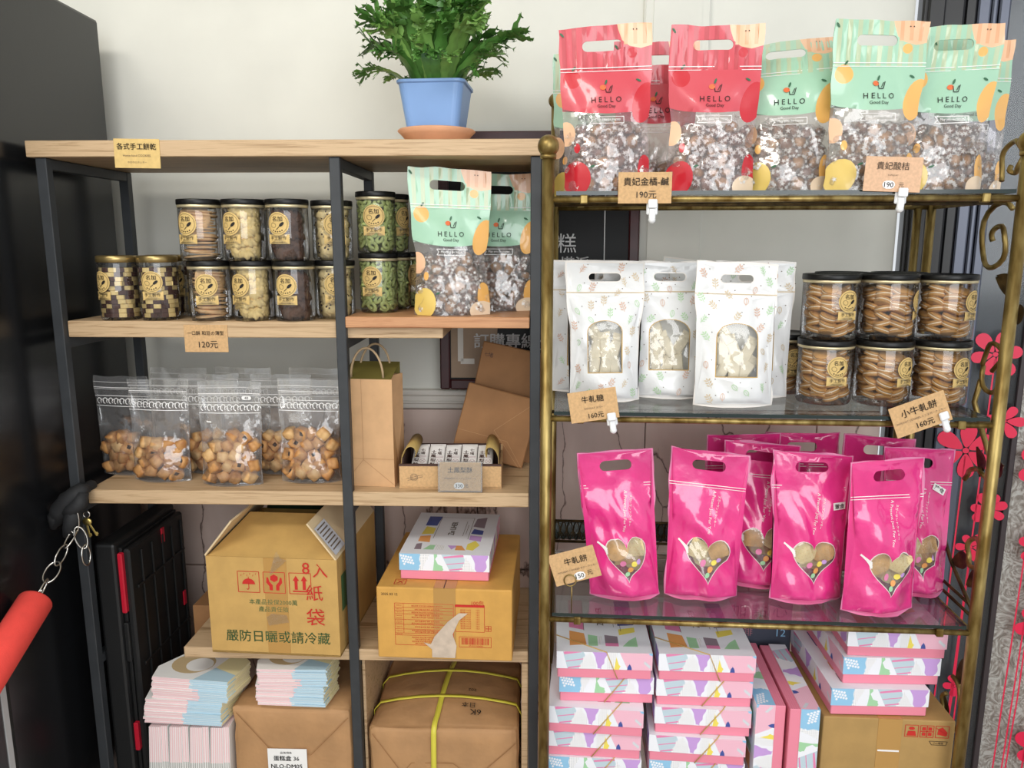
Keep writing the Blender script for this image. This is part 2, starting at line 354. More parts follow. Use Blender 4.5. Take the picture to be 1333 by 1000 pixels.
# the glass door on the brass rack's far side
d = MB().rbox(-.01, .066, -.03, .05, 0, 2.6, .004)
door = struct('door_1', d, 'door_black', DR.m(0, 0, 0))
MB().rbox(.0, .03, -.042, -.03, 0, 2.6, .003).part('door_bead', 'door_black', door)
for a, b_, c_ in ((.068, .088, 'door_black'), (.090, .112, 'door_metal'), (.114, .124, 'door_metal'), (.127, .146, 'door_metal')):  # dark and grey strips built for streaks reflected in the door glass
    MB().rbox(a, b_, -.02, .04, 0, 2.6, .003).part('door_strip', c_, door)
MB().box(.146, .235, .0, .006, .02, 2.6).part('glass_pane', 'door_glass', door)
MB().rbox(.235, .247, -.006, .008, 0, 2.6, .002).part('door_strip', 'door_brown', door)
MB().box(.247, .90, .0, .006, .02, 2.6).part('glass_pane', 'door_glass', door)
MB().rbox(.90, .96, -.022, .04, 0, 2.6, .003).part('door_strip', 'door_metal', door)
MB().box(.246, .90, .012, .03, 0, 2.6).part('fibre_panel', 'fibre_pane', door)
MB().box(.066, .95, .055, .07, 0, 2.6).part('dark_panel', 'outside_dark', door)
def flower(cx, cz, r, n=6, rot=0, thin=.43, stem=True):
    f = MB(); mp = lambda x, y: (x, -.0235 if True else 0, y)
    rnd = random.Random(int(cx * 1000 + cz * 77))
    for k in range(n):
        a = 360 * k / n + rot + rnd.uniform(-6, 6); L = r * rnd.uniform(.85, 1.1)
        px, pz = cx + math.cos(R(a)) * L * .58, cz + math.sin(R(a)) * L * .58
        e = [(L * .46 * math.cos(t), L * thin * .6 * math.sin(t) * (1 + .45 * math.cos(t))) for t in (2 * math.pi * q / 18 for q in range(18))]
        flat(f, [(px + x * math.cos(R(a)) - y * math.sin(R(a)), pz + x * math.sin(R(a)) + y * math.cos(R(a))) for x, y in e], mp)
    flat(f, ell(cx, cz, r * .1), lambda x, y: (x, -.0237, y))
    if stem: line(f, [(cx, cz - r * .2), (cx - .004, cz - .35), (cx - .016, max(.02, cz - .95))], 0.0030, mp)
    f.part('flower_decal', 'decal_red', door)
for a in ((.185, 1.125, .05, 6, 10), (.150, .915, .062, 6, 30), (.215, .985, .04, 6, 0), (.205, .79, .036, 7, 20), (.180, .70, .032, 6, 0), (.300, .89, .055, 6, 25), (.40, 1.02, .06, 6, 5), (.305, .715, .044, 6, 40), (.345, .625, .045, 6, 5),
          (.330, .545, .050, 6, 18), (.185, .37, .030, 6, 12), (.365, .245, .058, 6, 25), (.43, .80, .06, 6, 12), (.50, .5, .06, 6, 33), (.285, 1.045, .026, 5, 8)):
    flower(*a)
# ---------------------------------------------------------------- fridge
fr = thing('fridge', 'tall glossy black fridge standing beside the end of the wooden rack', 'fridge', Matrix.Translation((-.83, 1.145, 0)))
MB().rbox(-.62, 0, .006, .50, .03, 1.792, .006, 0, 2).part('body', 'fridge_black', fr)
MB().rbox(-.62, 0, -.07, -.006, .03, 1.792, .006, 0, 2).part('door', 'fridge_black', fr)
MB().rbox(-.61, -.001, -.007, .007, .04, 1.78, .001).part('door_seal', 'fridge_strip', fr)
for sx in (-.58, -.04):
    for sy in (.0, .46): MB().lathe([(.015, 0), (.015, .031)], 12, mat=Matrix.Translation((sx, sy, 0))).part('foot', 'lid_black', fr)

# ---------------------------------------------------------------- wooden rack
S2, R2, S3, S4, S5 = 1.218, 1.228, .912, .605, .300
wr = thing('display_rack', 'black steel rack with oak boards holding cookie jars and kraft boxes', 'rack', WR.m(0, 0, 0))
for u in (-.5, -.004, .331):
    for w in (0, .262):
        MB().rbox(u, u + .018, w, w + .018, 0, 1.493, .0012).part('post', 'black_steel', wr)
    for z in (1.475, 1.170, .868, .562, .255):
        MB().rbox(u + .001, u + .017, .0175, .2625, z - .0, z + .0175, .001).part('crossbar', 'black_steel', wr)
def board(u0, u1, z, th, mt='oak', w0=.004, w1=.277, off=0):
    m_ = Matrix.Translation((u0, 0, z)); MB().rbox(0, u1 - u0, w0, w1, -th, 0, .0012, mat=None).part('shelf_board', mt, wr, m_)
board(-.511, .347, 1.520, .0265, 'oak', -.006, .284)
board(-.481, .180, S2, .0285, 'oak', .012); board(.014, .330, R2 , .0098 if 0 else .019, 'oak_orange', -.004)
board(-.471, .330, S3, .026); board(-.318, .330, S4, .022); board(-.49, .330, S5, .022)
# side panels in the lowest bay
MB().rbox(.0145, .020, .02, .26, S5 + .005, .575, .001).part('side_panel', 'oak', wr)
MB().rbox(.318, .330, .005, .26, S5 + .005, .580, .001).part('side_panel', 'oak', wr)

# ---------------------------------------------------------------- brass rack
G1, G2, G3, G4 = 1.430, 1.086, .738, .402
br = thing('brass_rack', 'antique brass display rack with four glass shelves and scrolled sides', 'rack', GR.m(0, 0, 0))
for u in (0, .7):
    f = MB(); f.lathe([(.0095, .0), (.0095, 1.485)], 16)
    f.part('post', 'brass', br, Matrix.Translation((u, 0, 0)))
    MB().sphere((0, 0, 1.497), .0165, n=18, m=12).lathe([(.012, 1.478), (.0125, 1.484)], 16).part('finial', 'brass', br, Matrix.Translation((u, 0, 0)))
    MB().lathe([(.008, 0), (.008, 1.60)], 16).part('post', 'brass', br, Matrix.Translation((u - (.005 if u else -.006), .28, 0)))
    MB().sphere((0, 0, 1.611), .0135, n=18, m=12).part('finial', 'brass', br, Matrix.Translation((u - (.005 if u else -.006), .28, 0)))
MB().lathe([(.007, 0), (.007, 1.415)], 14).part('post', 'brass', br, Matrix.Translation((.671, .28, 0)))
for z in (G1, G2, G3, G4):
    for w in (0, .28):
        MB().tube([(.008, w, z - .0125), (.692, w, z - .0125)], .0048, 10).part('rail', 'brass', br)
    for u in (.002, .698):
        MB().tube([(u, .008, z - .0125), (u, .272, z - .0125)], .0045, 10).part('side_rail', 'brass', br)
    for u in (.055, .645):
        MB().rbox(u - .006, u + .006, -.0065, .0065, z - .019, z - .0055, .0015).part('rail_clip', 'brass', br)
        MB().box(u - .006, u + .006, .26, .272, z - .012, z - .0065).part('rail_clip', 'brass', br)
    g = MB(); g.box(.0125, .6875, -.002, .272, z - .006, z, [0, 0, 1, 0, 1, 1]); g.part('glass_shelf', ['glass_pane', 'glass_edge'], br)
    if z in (G1, G2): MB().tube([(.008, .07, z - .0165), (.692, .07, z - .0165)], .003, 8).part('rail', 'brass_dark', br)
# lattice band behind the pink bags (its motifs are a few pixels each)
lb = MB()
lb.tube([(.01, .28, .797), (.69, .28, .797)], .003, 6); lb.tube([(.01, .28, .753), (.69, .28, .753)], .003, 6)
for k in range(52):
    x = .017 + k * .0131
    lb.tube([(x + .0058 * math.cos(t), .28, .775 + .0185 * math.sin(t)) for t in (2 * math.pi * q / 10 for q in range(10))], .0012, 4, closed=True)
    lb.tube([(x + .0065 - .0058 * math.cos(t), .281, .764 + .009 * math.sin(t)) for t in (math.pi * q / 5 for q in range(6))], .001, 4)
lbo = lb.part('lattice_band', 'brass_dark', br); lbo['kind'] = 'stuff'
MB().box(.01, .69, .283, .286, .757, .793).part('band_backing', 'glass_edge', br)
# scrolls, leaves and hooks on the side by the door (in the plane u = .7)
def side(name, pts, r, mt='brass', radii=None): MB().tube([(.712 + .002 * math.sin(k), w, z) for k, (w, z) in enumerate(pts)], r, 7, radii=radii).part(name, mt, br)
def spiral(cw, cz, r0, r1, a0, a1, n=26): return [(cw + (r0 + (r1 - r0) * k / n) * math.cos(R(a0 + (a1 - a0) * k / n)), cz + (r0 + (r1 - r0) * k / n) * math.sin(R(a0 + (a1 - a0) * k / n)) * 1.15) for k in range(n + 1)]
def leaf(w, z, L, a, mt='brass_dark'):
    f = MB(); vs = []; n = 8
    for i in range(n + 1):
        t = i / n; wd = L * .28 * math.sin(math.pi * min(1, t * .96 + .02)) ** .8
        for s_, dx in ((-1, 0), (0, .003), (1, 0)):
            x, y = t * L, s_ * wd
            vs.append((.712 + dx + .006 * math.sin(t * 3) , w + x * math.cos(R(a)) - y * math.sin(R(a)), z + x * math.sin(R(a)) + y * math.cos(R(a))))
    f.add(vs, [(i * 3 + j, i * 3 + j + 1, i * 3 + 4 + j, i * 3 + 3 + j) for i in range(n) for j in (0, 1)], 0, True)
    f.part('leaf', mt, br)
side('scroll', spiral(.085, 1.355, .056, .012, 130, -360), .0042)
side('scroll', spiral(.06, 1.475, .036, .010, -40, 330), .004)
leaf(.075, 1.30, .06, 205); leaf(.04, 1.235, .055, 160)
side('scroll', [(.03, 1.22), (.02, 1.20), (.035, 1.17), (.055, 1.15)], .004)
side('ring', [(.055 + .030 * math.cos(t), 1.155 + .04 * math.sin(t)) for t in (2 * math.pi * k / 20 for k in range(21))], .004)
side('scroll', [(.085, 1.13), (.10, 1.09), (.06, 1.04), (.02, 1.00)], .0045)
leaf(.075, 1.02, .05, 250); leaf(.04, .985, .05, 150)
side('scroll', spiral(.055, .935, .05, .03, 20, 200), .0042); side('scroll', spiral(.045, .84, .032, .012, 200, -200), .0042)
side('branch', [(.215, .90), (.17, .85), (.12, .80), (.06, .765), (.02, .745)], .0035, 'brass_dark'); leaf(.115, .80, .055, 150); leaf(.06, .78, .05, 120)
for z in (.775, .758): side('branch', [(.01, z - .02 + .0), (.27, z - .02)], .003, 'brass_dark')
leaf(.06, .60, .06, 110); leaf(.10, .50, .06, 100); side('scroll', spiral(.07, .55, .05, .02, 90, 400), .004)

# ---------------------------------------------------------------- chalkboard menu behind the racks
cb = thing('menu_board', 'black chalk menu board in a dark red frame behind both racks', 'board', BW.m(-.155, -.055, 1.038) @ Matrix.Rotation(R(-2), 4, 'X'))
Wb, Hb = .425, .545
for a in ((0, .022, 0, Hb), (Wb - .022, Wb, 0, Hb), (.022, Wb - .022, 0, .022), (.022, Wb - .022, Hb - .022, Hb)):
    MB().rbox(a[0], a[1], 0, .022, a[2], a[3], .003).part('frame', 'board_frame', cb)
MB().box(.022, Wb - .022, .006, .012, .022, Hb - .022).part('panel', 'board_black', cb)
pp = MB().box(.024, .125, .003, .0058, .026, .205); pp.part('paper_sheet', 'board_paper', cb)
line(MB(), [(0, 0), (0, 0)], .01, lambda x, y: (x, 0, y))
q = MB(); mp = lambda x, y: (x, .0022, y)
line(q, [(.045, .20), (.045, .062), (.075, .062)], .012, mp); q.part('paper_border', 'trim_paint', cb)
q = MB(); mp = lambda x, y: (x, .0018, y)
text(q, '訂購專線', .142, .107, w=.135, f=mp, bold=.02); text(q, '0', .218, .098, h=.022, f=mp, bold=.02)
text(q, '糕', .272, .315, h=.04, f=mp, bold=.0); text(q, '塔派', .290, .272, h=.03, f=mp, bold=.01); text(q, 'O  tion M', .13, .508, h=.03, w=.19, f=mp, bold=.01)
line(q, [(.352, .12), (.352, .50)], .002, mp)
q.part('lettering', 'chalk', cb)
# ---------------------------------------------------------------- stand-up pouches
class Pouch:
    def __init__(s, W, H, D, seed=0, lean=0, twist=0, shear=0, pinch=.08, curl=0, tz=.74, amp=.004, bow=0, roll=0):
        s.__dict__.update(W=W, H=H, D=D, seed=seed, lean=lean, twist=twist, shear=shear, pinch=pinch, curl=curl, tz=tz, amp=amp, bow=bow, roll=roll)
    def P(s, a, b, side=1, off=0.0):
        t = b / s.H; xn = max(-1, min(1, 2 * a / s.W))
        q = max(0, 1 - (max(t, 0) / s.tz)); fb = (1 - (1 - q) ** 1.7) * (.86 + .14 * min(1, t / .12)); fa = (1 - abs(xn) ** 2.3)
        sd = s.seed * 7.3; th = min(1, fb * fa * 2.2); sg = sd + (0 if side > 0 else 31)
        y = -side * (s.D / 2 * fb * fa + .0007)
        # folds that fan out from the seal, plus broad dents: each face its own where the bag is full, one shared sheet at the seams
        def crinkle(q): return (1 - abs(noise.noise(Vector((a * 30 + b * 9 + q, b * 13 - a * 8, q)))) * 2) * .9 + noise.noise(Vector((a * 16 + b * 22, q * 1.3, b * 9))) * 1.3 - .5
        y += -s.amp * (side * th * crinkle(sg) * 1.15 + (1 - th) * .55 * crinkle(sd))
        x = a * (1 - s.pinch * math.exp(-((t - .36) / .24) ** 2) - s.pinch * .35 * (1 - min(1, t / s.tz)))
        x += .0022 * noise.noise(Vector((sd, b * 26, xn))) * abs(xn) ** 3 * 1.6
        z = b + .004 * noise.noise(Vector((xn * 1.6, sd, 0))) * max(0, t - .8) * 5
        if t < .06: z += (.06 - t) * s.H * .0
        z -= .004 * (1 - xn * xn) * 0
        y += s.curl * max(0, t - .62) ** 2 * s.H * 4 + s.bow * (xn * xn) * .02 * t
        x += s.shear * t * s.H
        y -= off * side
        c, n = math.cos(R(s.twist) * t), math.sin(R(s.twist) * t); x, y = x * c - y * n, x * n + y * c
        c, n = math.cos(R(s.lean)), math.sin(R(s.lean)); y, z = y * c + z * n, z * c - y * n * .3
        if s.roll:
            k = math.tan(R(s.roll)) * t; z -= a * k
        return (x, y, max(z, .0004))
def stadium(cx, cy, hw, hh, n=8):
    p = []
    for k in range(n + 1): a = -90 + 180 * k / n; p.append((cx + hw - hh + hh * math.cos(R(a)), cy + hh * math.sin(R(a))))
    for k in range(n + 1): a = 90 + 180 * k / n; p.append((cx - hw + hh + hh * math.cos(R(a)), cy + hh * math.sin(R(a))))
    return p
def outline(W, H, r=.006, n=10):
    p = []
    for x0, y0, x1, y1, k in ((-.5, 0, .5, 0, 12), (.5, 0, .5, 1, 22), (.5, 1, -.5, 1, 12), (-.5, 1, -.5, 0, 22)):
        for i in range(k): t = i / k; p.append(((x0 + (x1 - x0) * t) * W, (y0 + (y1 - y0) * t) * H))
    return [(max(-W / 2 + 1e-5, min(W / 2 - 1e-5, a)), max(0, min(H, b))) for a, b in p]
def build_pouch(par, pc, regions, mats, back_regions, grid=.0085, name='pouch_film'):
    ol = outline(pc.W, pc.H)
    vs, fs, ms = cdt(ol, regions, grid); o = MB().add([pc.P(a, b, 1) for a, b in vs], fs, ms, True).part('front_film', mats, par)
    vs, fs, ms = cdt(ol, back_regions, grid * 1.3); MB().add([pc.P(a, b, -1) for a, b in vs], [t[::-1] for t in fs], ms, True).part('back_film', mats, par)
    n = 12; bo = [pc.P(-pc.W / 2 + pc.W * k / n, 0, 1) for k in range(n + 1)] + [pc.P(-pc.W / 2 + pc.W * k / n, 0, -1) for k in range(n + 1)]
    MB().add(bo, [(k, k + 1, n + 2 + k, n + 1 + k) for k in range(n)], 0, True).part('bottom_gusset', mats, par)
    return o
# --- greeting bags with wrapped candied fruit
def candy_mesh(seed):
    f = MB(); rnd = random.Random(seed)
    f.sphere((0, 0, 0), .0125, 0 if seed % 3 else 1, 9, 6, (1.15, .8, .85), .5, seed)
    bm = bmesh.new(); bmesh.ops.create_icosphere(bm, subdivisions=2, radius=.0165)
    vs = [Vector((q.co.x * 1.15, q.co.y * .8, q.co.z * .85)) * (1 + rnd.uniform(-.17, .2)) for q in bm.verts]
    f.add(vs, [[q.index for q in t.verts] for t in bm.faces], 2, False); bm.free()
    for sg in (-1, 1):
        c = Vector((sg * .016, 0, rnd.uniform(-.003, .003))); pts = []
        for k in range(6):
            a = 2 * math.pi * k / 6; pts.append(c + Vector((sg * .012, math.cos(a) * .006, math.sin(a) * .009 + rnd.uniform(-.003, .003))))
        f.add([c] + pts, [(0, k + 1, (k + 1) % 6 + 1) for k in range(6)], 2, False)
    for k in range(7):
        d = Vector((rnd.uniform(-.8, .8), -1, rnd.uniform(-.9, .9))).normalized(); c = Vector((d.x * 1.15, d.y * .8, d.z * .85)) * .0178
        s1 = d.orthogonal().normalized(); s2 = d.cross(s1)
        st = [c + (s1 * math.cos(math.pi * i / 5) + s2 * math.sin(math.pi * i / 5)) * (.0048 if i % 2 else .0018) for i in range(10)]
        f.add(st, [tuple(range(10))], 3, False)
    return f.mesh('wrapped_candy', ['candy_brown', 'candy_amber', 'candy_wrap', 'candy_star'])
CANDY = [candy_mesh(k) for k in range(6)]
def hello_bag(label, frame, u, w, z, rz, kind, seed, group, n=30, **kw):
    W, H = .142, .250; pc = Pouch(W, H, .056, seed, **kw); rnd = random.Random(seed)
    par = thing('gift_pouch', label, 'bag', frame.m(u, w, z, rz), group)
    base, strp, fruit, peach, pst = (1, 2, 3, 4, 5)
    hw = W / 2; rg = []
    dome = [(-hw - .01, H * 1.02), (-hw - .01, H * .515)] + [(-hw + W * k / 12, H * (.515 - .042 * math.sin(math.pi * k / 12) ** .7)) for k in range(13)] + [(hw + .01, H * .515), (hw + .01, H * 1.02)]
    rg.append((dome, base))
    for k in range(9): x = -hw + W * (k + .25) / 9; rg.append(([(x, H * .735), (x + W * .05, H * .735), (x + W * .05, H * 1.02), (x, H * 1.02)], strp))
    cor = [(hw + .01, H * 1.02), (W * .12, H * 1.02)] + [(W * (.13 + .05 * t), H * (.985 - .075 * t)) for t in (.2, .6, 1)] + [(W * .26, H * .875), (W * .38, H * .86), (hw + .01, H * .885)]
    rg.append((cor, peach))
    for k in range(3): x = W * (.2 + .1 * k); rg.append(([(x, H * .885), (x + W * .04, H * .885), (x + W * .04, H * 1.02), (x, H * 1.02)], pst))
    rg.append((ell(W * .29, H * .838, W * .052), fruit)); rg.append((ell(-W * .37, H * .69, W * .10), fruit))
    rg.append((ell(W * .43, H * .54, W * .13, H * .125, 22, -14), fruit))
    rg.append((ell(-W * .47, H * .36, W * .10, H * .075), peach)); rg.append((ell(-W * .355, H * .27, W * .035, H * .03), fruit))
    rg.append((ell(-W * .36, H * .085, W * .16, H * .105), 3 if kind == 'red' else 7)); rg.append((ell(W * .44, H * .12, W * .09, H * .11), fruit)); rg.append((ell(W * .40, H * .03, W * .16, H * .07), 8))
    hole = stadium(-W * .035, H * .885, W * .215, H * .031); rg.append((hole, None))
    bk = [([(-hw - .01, H * .5), (hw + .01, H * .5), (hw + .01, H * 1.02), (-hw - .01, H * 1.02)], base), (hole, None)]
    mats = ['film_pink' if kind == 'red' else 'film_veil'] + (['coral', 'coral_stripe', 'fruit_red'] if kind == 'red' else ['mint', 'mint_stripe', 'fruit_orange']) + ['peach', 'peach_stripe', 'leaf_green', 'fruit_yellow', 'fruit_beige']
    ob = build_pouch(par, pc, rg, mats, bk)
    f = MB(); F = lambda a, b: pc.P(a, b, 1, .0013)
    text(f, 'H E L L O', 0, H * .558, w=W * .34, h=H * .042, f=F); text(f, 'Good Day', 0, H * .515, w=W * .26, h=H * .026, f=F)
    for x, y, a in ((-.35, .755, 50), (.36, .675, -25), (-.47, .965, -50), (-.18, .155, 20), (.0, .665, 70)):
        flat(f, ell(W * x, H * y, W * .032, W * .012, 8, a), F, 2)
    flat(f, ell(-W * .035, H * .632, W * .035, W * .028), F, 1)
    line(f, [(-W * .01, H * .64), (W * .0, H * .602), (W * .05, H * .602), (W * .07, H * .645)], .0012, F); line(f, [(W * .03, H * .61), (W * .055, H * .64)], .001, F)
    for x in (.30, .335): flat(f, ell(W * x, H * .965, .0009), F)
    bn = [(-W * .20, H * .455), (W * .2, H * .455), (W * .2, H * .415), (-W * .20, H * .415), (-W * .17, H * .435)]
    line(f, bn, .0011, F, 3, True); text(f, 'May you be happy', W * .01, H * .435, w=W * .3, f=F, mi=3)
    line(f, [(-hw, H * .755), (hw, H * .755)], .0011, F, 3 if False else 3); line(f, [(-hw, H * .735), (hw, H * .735)], .0008, F, 3)
    f.part('print', ['ink', 'logo_coral', 'leaf_green', 'white_print'], par)
    k = 0
    for j in range(7):
        for i in range(5):
            if k >= n: break
            b = H * (.055 + .064 * j + rnd.uniform(-.012, .012)); a = W * ((i - 2) * .165 + (.04 if j % 2 else -.03) + rnd.uniform(-.02, .02))
            p0 = Vector(pc.P(a, b, 1)); p1 = Vector(pc.P(a, b, -1)); p = p0.lerp(p1, .5 if j % 2 else .42)
            sc = min(1.0, (p0 - p1).length / .034) * rnd.uniform(.9, 1.1)
            if sc < .45: continue
            o = link('wrapped_candy', CANDY[rnd.randrange(6)], par, Matrix.Translation(p) @ Matrix.Rotation(rnd.uniform(-1.2, 1.2), 4, 'Y') @ Matrix.Rotation(rnd.uniform(-.5, .5), 4, 'Z') @ Matrix.Scale(sc * .92, 4)); k += 1
    return par
GG = 'greeting pouches of wrapped candied fruit'
hello_bag('coral red printed pouch by the brass ball finial, in front of the price card row', GR, .092, .045, G1, 3, 'red', 1, GG, lean=2, twist=-5, roll=-1.5, shear=-.03)
hello_bag('coral red printed pouch standing next to the first green pouch on the top glass shelf', GR, .250, .050, G1, -2, 'red', 2, GG, lean=2, twist=4, shear=.02)
hello_bag('coral red printed pouch half hidden behind the two front coral pouches', GR, .175, .150, G1, 0, 'red', 3, GG, n=14, lean=1)
hello_bag('mint pouch hidden behind the coral pouch at the brass ball finial', GR, .072, .222, G1, -6, 'green', 4, GG, n=10, lean=0)
hello_bag('mint pouch with its striped top folded over, beside the second coral pouch', GR, .374, .070, G1, -3, 'green', 5, GG, lean=5, twist=-8, curl=.5, roll=-3)
hello_bag('mint pouch standing directly behind the pale clipped 190 price card', GR, .489, .042, G1, 2, 'green', 6, GG, lean=2, twist=3, shear=.03)
hello_bag('mint pouch with its slot against the dark door frame on the top glass shelf', GR, .610, .082, G1, 2, 'green', 7, GG, lean=1, twist=3, roll=-3.5, shear=.06)
hello_bag('mint pouch at the very end of the top glass shelf by the scrolled side', GR, .688, .165, G1, 8, 'green', 8, GG, lean=1, n=24)
hello_bag('mint pouch standing in front on the orange shelf board beside the green cookie jars', WR, .193, .040, R2, 4, 'green', 9, GG, lean=2, twist=5, roll=2, pinch=.13)
hello_bag('mint pouch behind the front one on the orange shelf board, beside the end post', WR, .272, .135, R2, -2, 'green', 10, GG, lean=3)
# --- white leaf-print pouches
def sprig(f, F, x, y, L, a, mi, kind):
    c, s_ = math.cos(R(a)), math.sin(R(a)); T = lambda px, py: (x + px * c - py * s_, y + px * s_ + py * c)
    if kind == 0:
        line(f, [T(0, -L / 2), T(0, L / 2)], L * .05, F, mi)
        for k in range(3):
            yy = -L * .3 + L * .28 * k
            for sg in (-1, 1): flat(f, [T(*p) for p in ell(sg * L * .2, yy + L * .14, L * .17, L * .07, 7, sg * 40)], F, mi)
        flat(f, [T(*p) for p in ell(0, L * .5, L * .07, L * .15, 7)], F, mi)
    elif kind == 1:
        for k in range(3):
            yy = -L * .3 + L * .26 * k
            for sg in (-1, 1): line(f, [T(0, yy), T(sg * L * .25, yy + L * .25)], L * .06, F, mi)
        line(f, [T(0, -L / 2), T(0, L / 2)], L * .06, F, mi)
    else:
        line(f, [T(*p) for p in ell(0, 0, L * .22, L * .36, 10)], L * .06, F, mi, True); line(f, [T(0, -L * .5), T(0, L * .36)], L * .04, F, mi)
NOUGAT = MB().rbox(-.011, .011, -.006, .006, -.022, .022, .003).add([(-.011, 0, .022), (.011, 0, .022), (.013, .002, .034), (-.013, -.003, .034)], [(0, 1, 2, 3)]).add([(-.011, 0, -.022), (.011, 0, -.022), (.013, .003, -.034), (-.013, -.002, -.034)], [(0, 1, 2, 3)]).mesh('wrapped_nougat', 'wrapper_cream')
def leaf_pouch(label, u, w, rz, seed, n=7, **kw):
    W, H = .136, .236; pc = Pouch(W, H, kw.pop('D', .058), seed + 40, tz=.80, **kw); rnd = random.Random(seed)
    par = thing('nougat_pouch', label, 'bag', GR.m(u, w, G2, rz), 'leaf print nougat pouches')
    def arch(e):
        hw = W * .265 + e; y0, y1 = H * .215 - e, H * .485
        return [(-hw, y0), (hw, y0), (hw, y1)] + [(hw * math.cos(math.pi * k / 12), y1 + hw * .62 * math.sin(math.pi * k / 12)) for k in range(1, 12)] + [(-hw, y1)]
    hole = stadium(0, H * .885, W * .2, H * .028); e = .0028
    rim = [(-W / 2 + e, e), (W / 2 - e, e), (W / 2 - e, H - e), (-W / 2 + e, H - e)]
    rg = [(rim, 1), ([(-W, H * .775), (W, H * .775), (W, H * .783), (-W, H * .783)], 4), (stadium(0, H * .885, W * .215, H * .036), 0), (arch(.0016), 2), (arch(0), 3), (hole, None)]
    build_pouch(par, pc, rg, ['pouch_rim', 'white_pouch', 'ink_gold', 'film_window', 'sprig_tan'], [(rim, 1), (hole, None)])
    f = MB(); F = lambda a, b: pc.P(a, b, 1, .0012); pts = []
    for k in range(400):
        x, y = rnd.uniform(-.44, .44) * W, rnd.uniform(.05, .95) * H
        if inside((x, y), arch(.009)) or inside((x, y), stadium(0, H * .885, W * .26, H * .06)): continue
        if any((x - a) ** 2 + (y - b) ** 2 < .0215 ** 2 for a, b in pts): continue
        pts.append((x, y)); mi = rnd.choice((0, 0, 1, 2)); sprig(f, F, x, y, .0155, rnd.uniform(-50, 50), mi, rnd.choice((0, 0, 1, 2)))
        flat(f, ell(x + .009, y + .008, .0009, None, 6), F, 3)
    f.part('print', ['sprig_green', 'sprig_brown', 'sprig_tan', 'ink_soft'], par)
    for k in range(n):
        a, b = W * (-.16 + .32 * (k % 3) / 2 + rnd.uniform(-.02, .02)), H * (.24 + .13 * (k // 3) + rnd.uniform(-.01, .01))
        p = Vector(pc.P(a, b, 1)).lerp(Vector(pc.P(a, b, -1)), .45)
        link('wrapped_nougat', NOUGAT, par, Matrix.Translation(p) @ Matrix.Rotation(rnd.uniform(-.6, .6), 4, 'Y') @ Matrix.Rotation(rnd.uniform(-.2, .2), 4, 'Z') @ Matrix.Scale(.85, 4))
leaf_pouch('white leaf print pouch pinched in the middle, behind the 160 card on its clip', .096, .098, 4, 1, lean=3, pinch=.22, twist=-4, curl=.2)
leaf_pouch('white leaf print pouch between the pinched one and the foremost one', .208, .134, 0, 2, lean=3, twist=3, roll=0)
leaf_pouch('foremost white leaf print pouch with a full arched window and slot handle', .308, .068, 3, 3, lean=2, twist=5, roll=2.2)
leaf_pouch('white leaf print pouch in the back row by the brass corner post', .068, .172, -3, 4, 3, D=.04, lean=2)
leaf_pouch('white leaf print pouch in the back row, its top showing above the pinched one', .150, .210, 0, 5, 2, D=.03, lean=3)
leaf_pouch('white leaf print pouch standing close behind the foremost one, edge beside the jars', .352, .142, 2, 6, 3, D=.04, lean=0)
leaf_pouch('white leaf print pouch in the back row with its top bent over', .275, .238, -8, 7, 2, D=.03, lean=4, curl=.6, roll=6)
# --- pink heart-window pouches
def cracker(seed, sq):
    f = MB(); rnd = random.Random(seed); n = 20; r = .026
    o = [(r * math.cos(2 * math.pi * k / n) * (1 + .04 * (k % 2)), r * math.sin(2 * math.pi * k / n) * (1 + .04 * (k % 2))) for k in range(n)]
    if sq: o = [(max(-r * .82, min(r * .82, a * 1.25)), max(-r * .82, min(r * .82, b * 1.25))) for a, b in o]
    f.prism(o, -.008, -.004, 0); f.prism([(a * .93, b * .93) for a, b in o], -.004, .003, 1); f.prism(o, .003, .007, 0)
    for i in range(-2, 3):
        for j in range(-2, 3): flat(f, ell(i * .008, j * .008, .001, None, 6), lambda x, y: (x, -.0083, y), 2)
    return f.mesh('cracker', ['cracker', 'cream_fill', 'cookie_tan'] if seed % 2 else ['cracker_pale', 'cream_fill', 'cookie_tan'])
CRK = [cracker(k, k > 1) for k in range(4)]
def heart(cx, cy, s):
    p = []
    for k in range(40):
        t = 2 * math.pi * k / 40; p.append((cx + s * (16 * math.sin(t) ** 3) / 17, cy + s * (13 * math.cos(t) - 5 * math.cos(2 * t) - 2 * math.cos(3 * t) - math.cos(4 * t)) / 17))
    return p
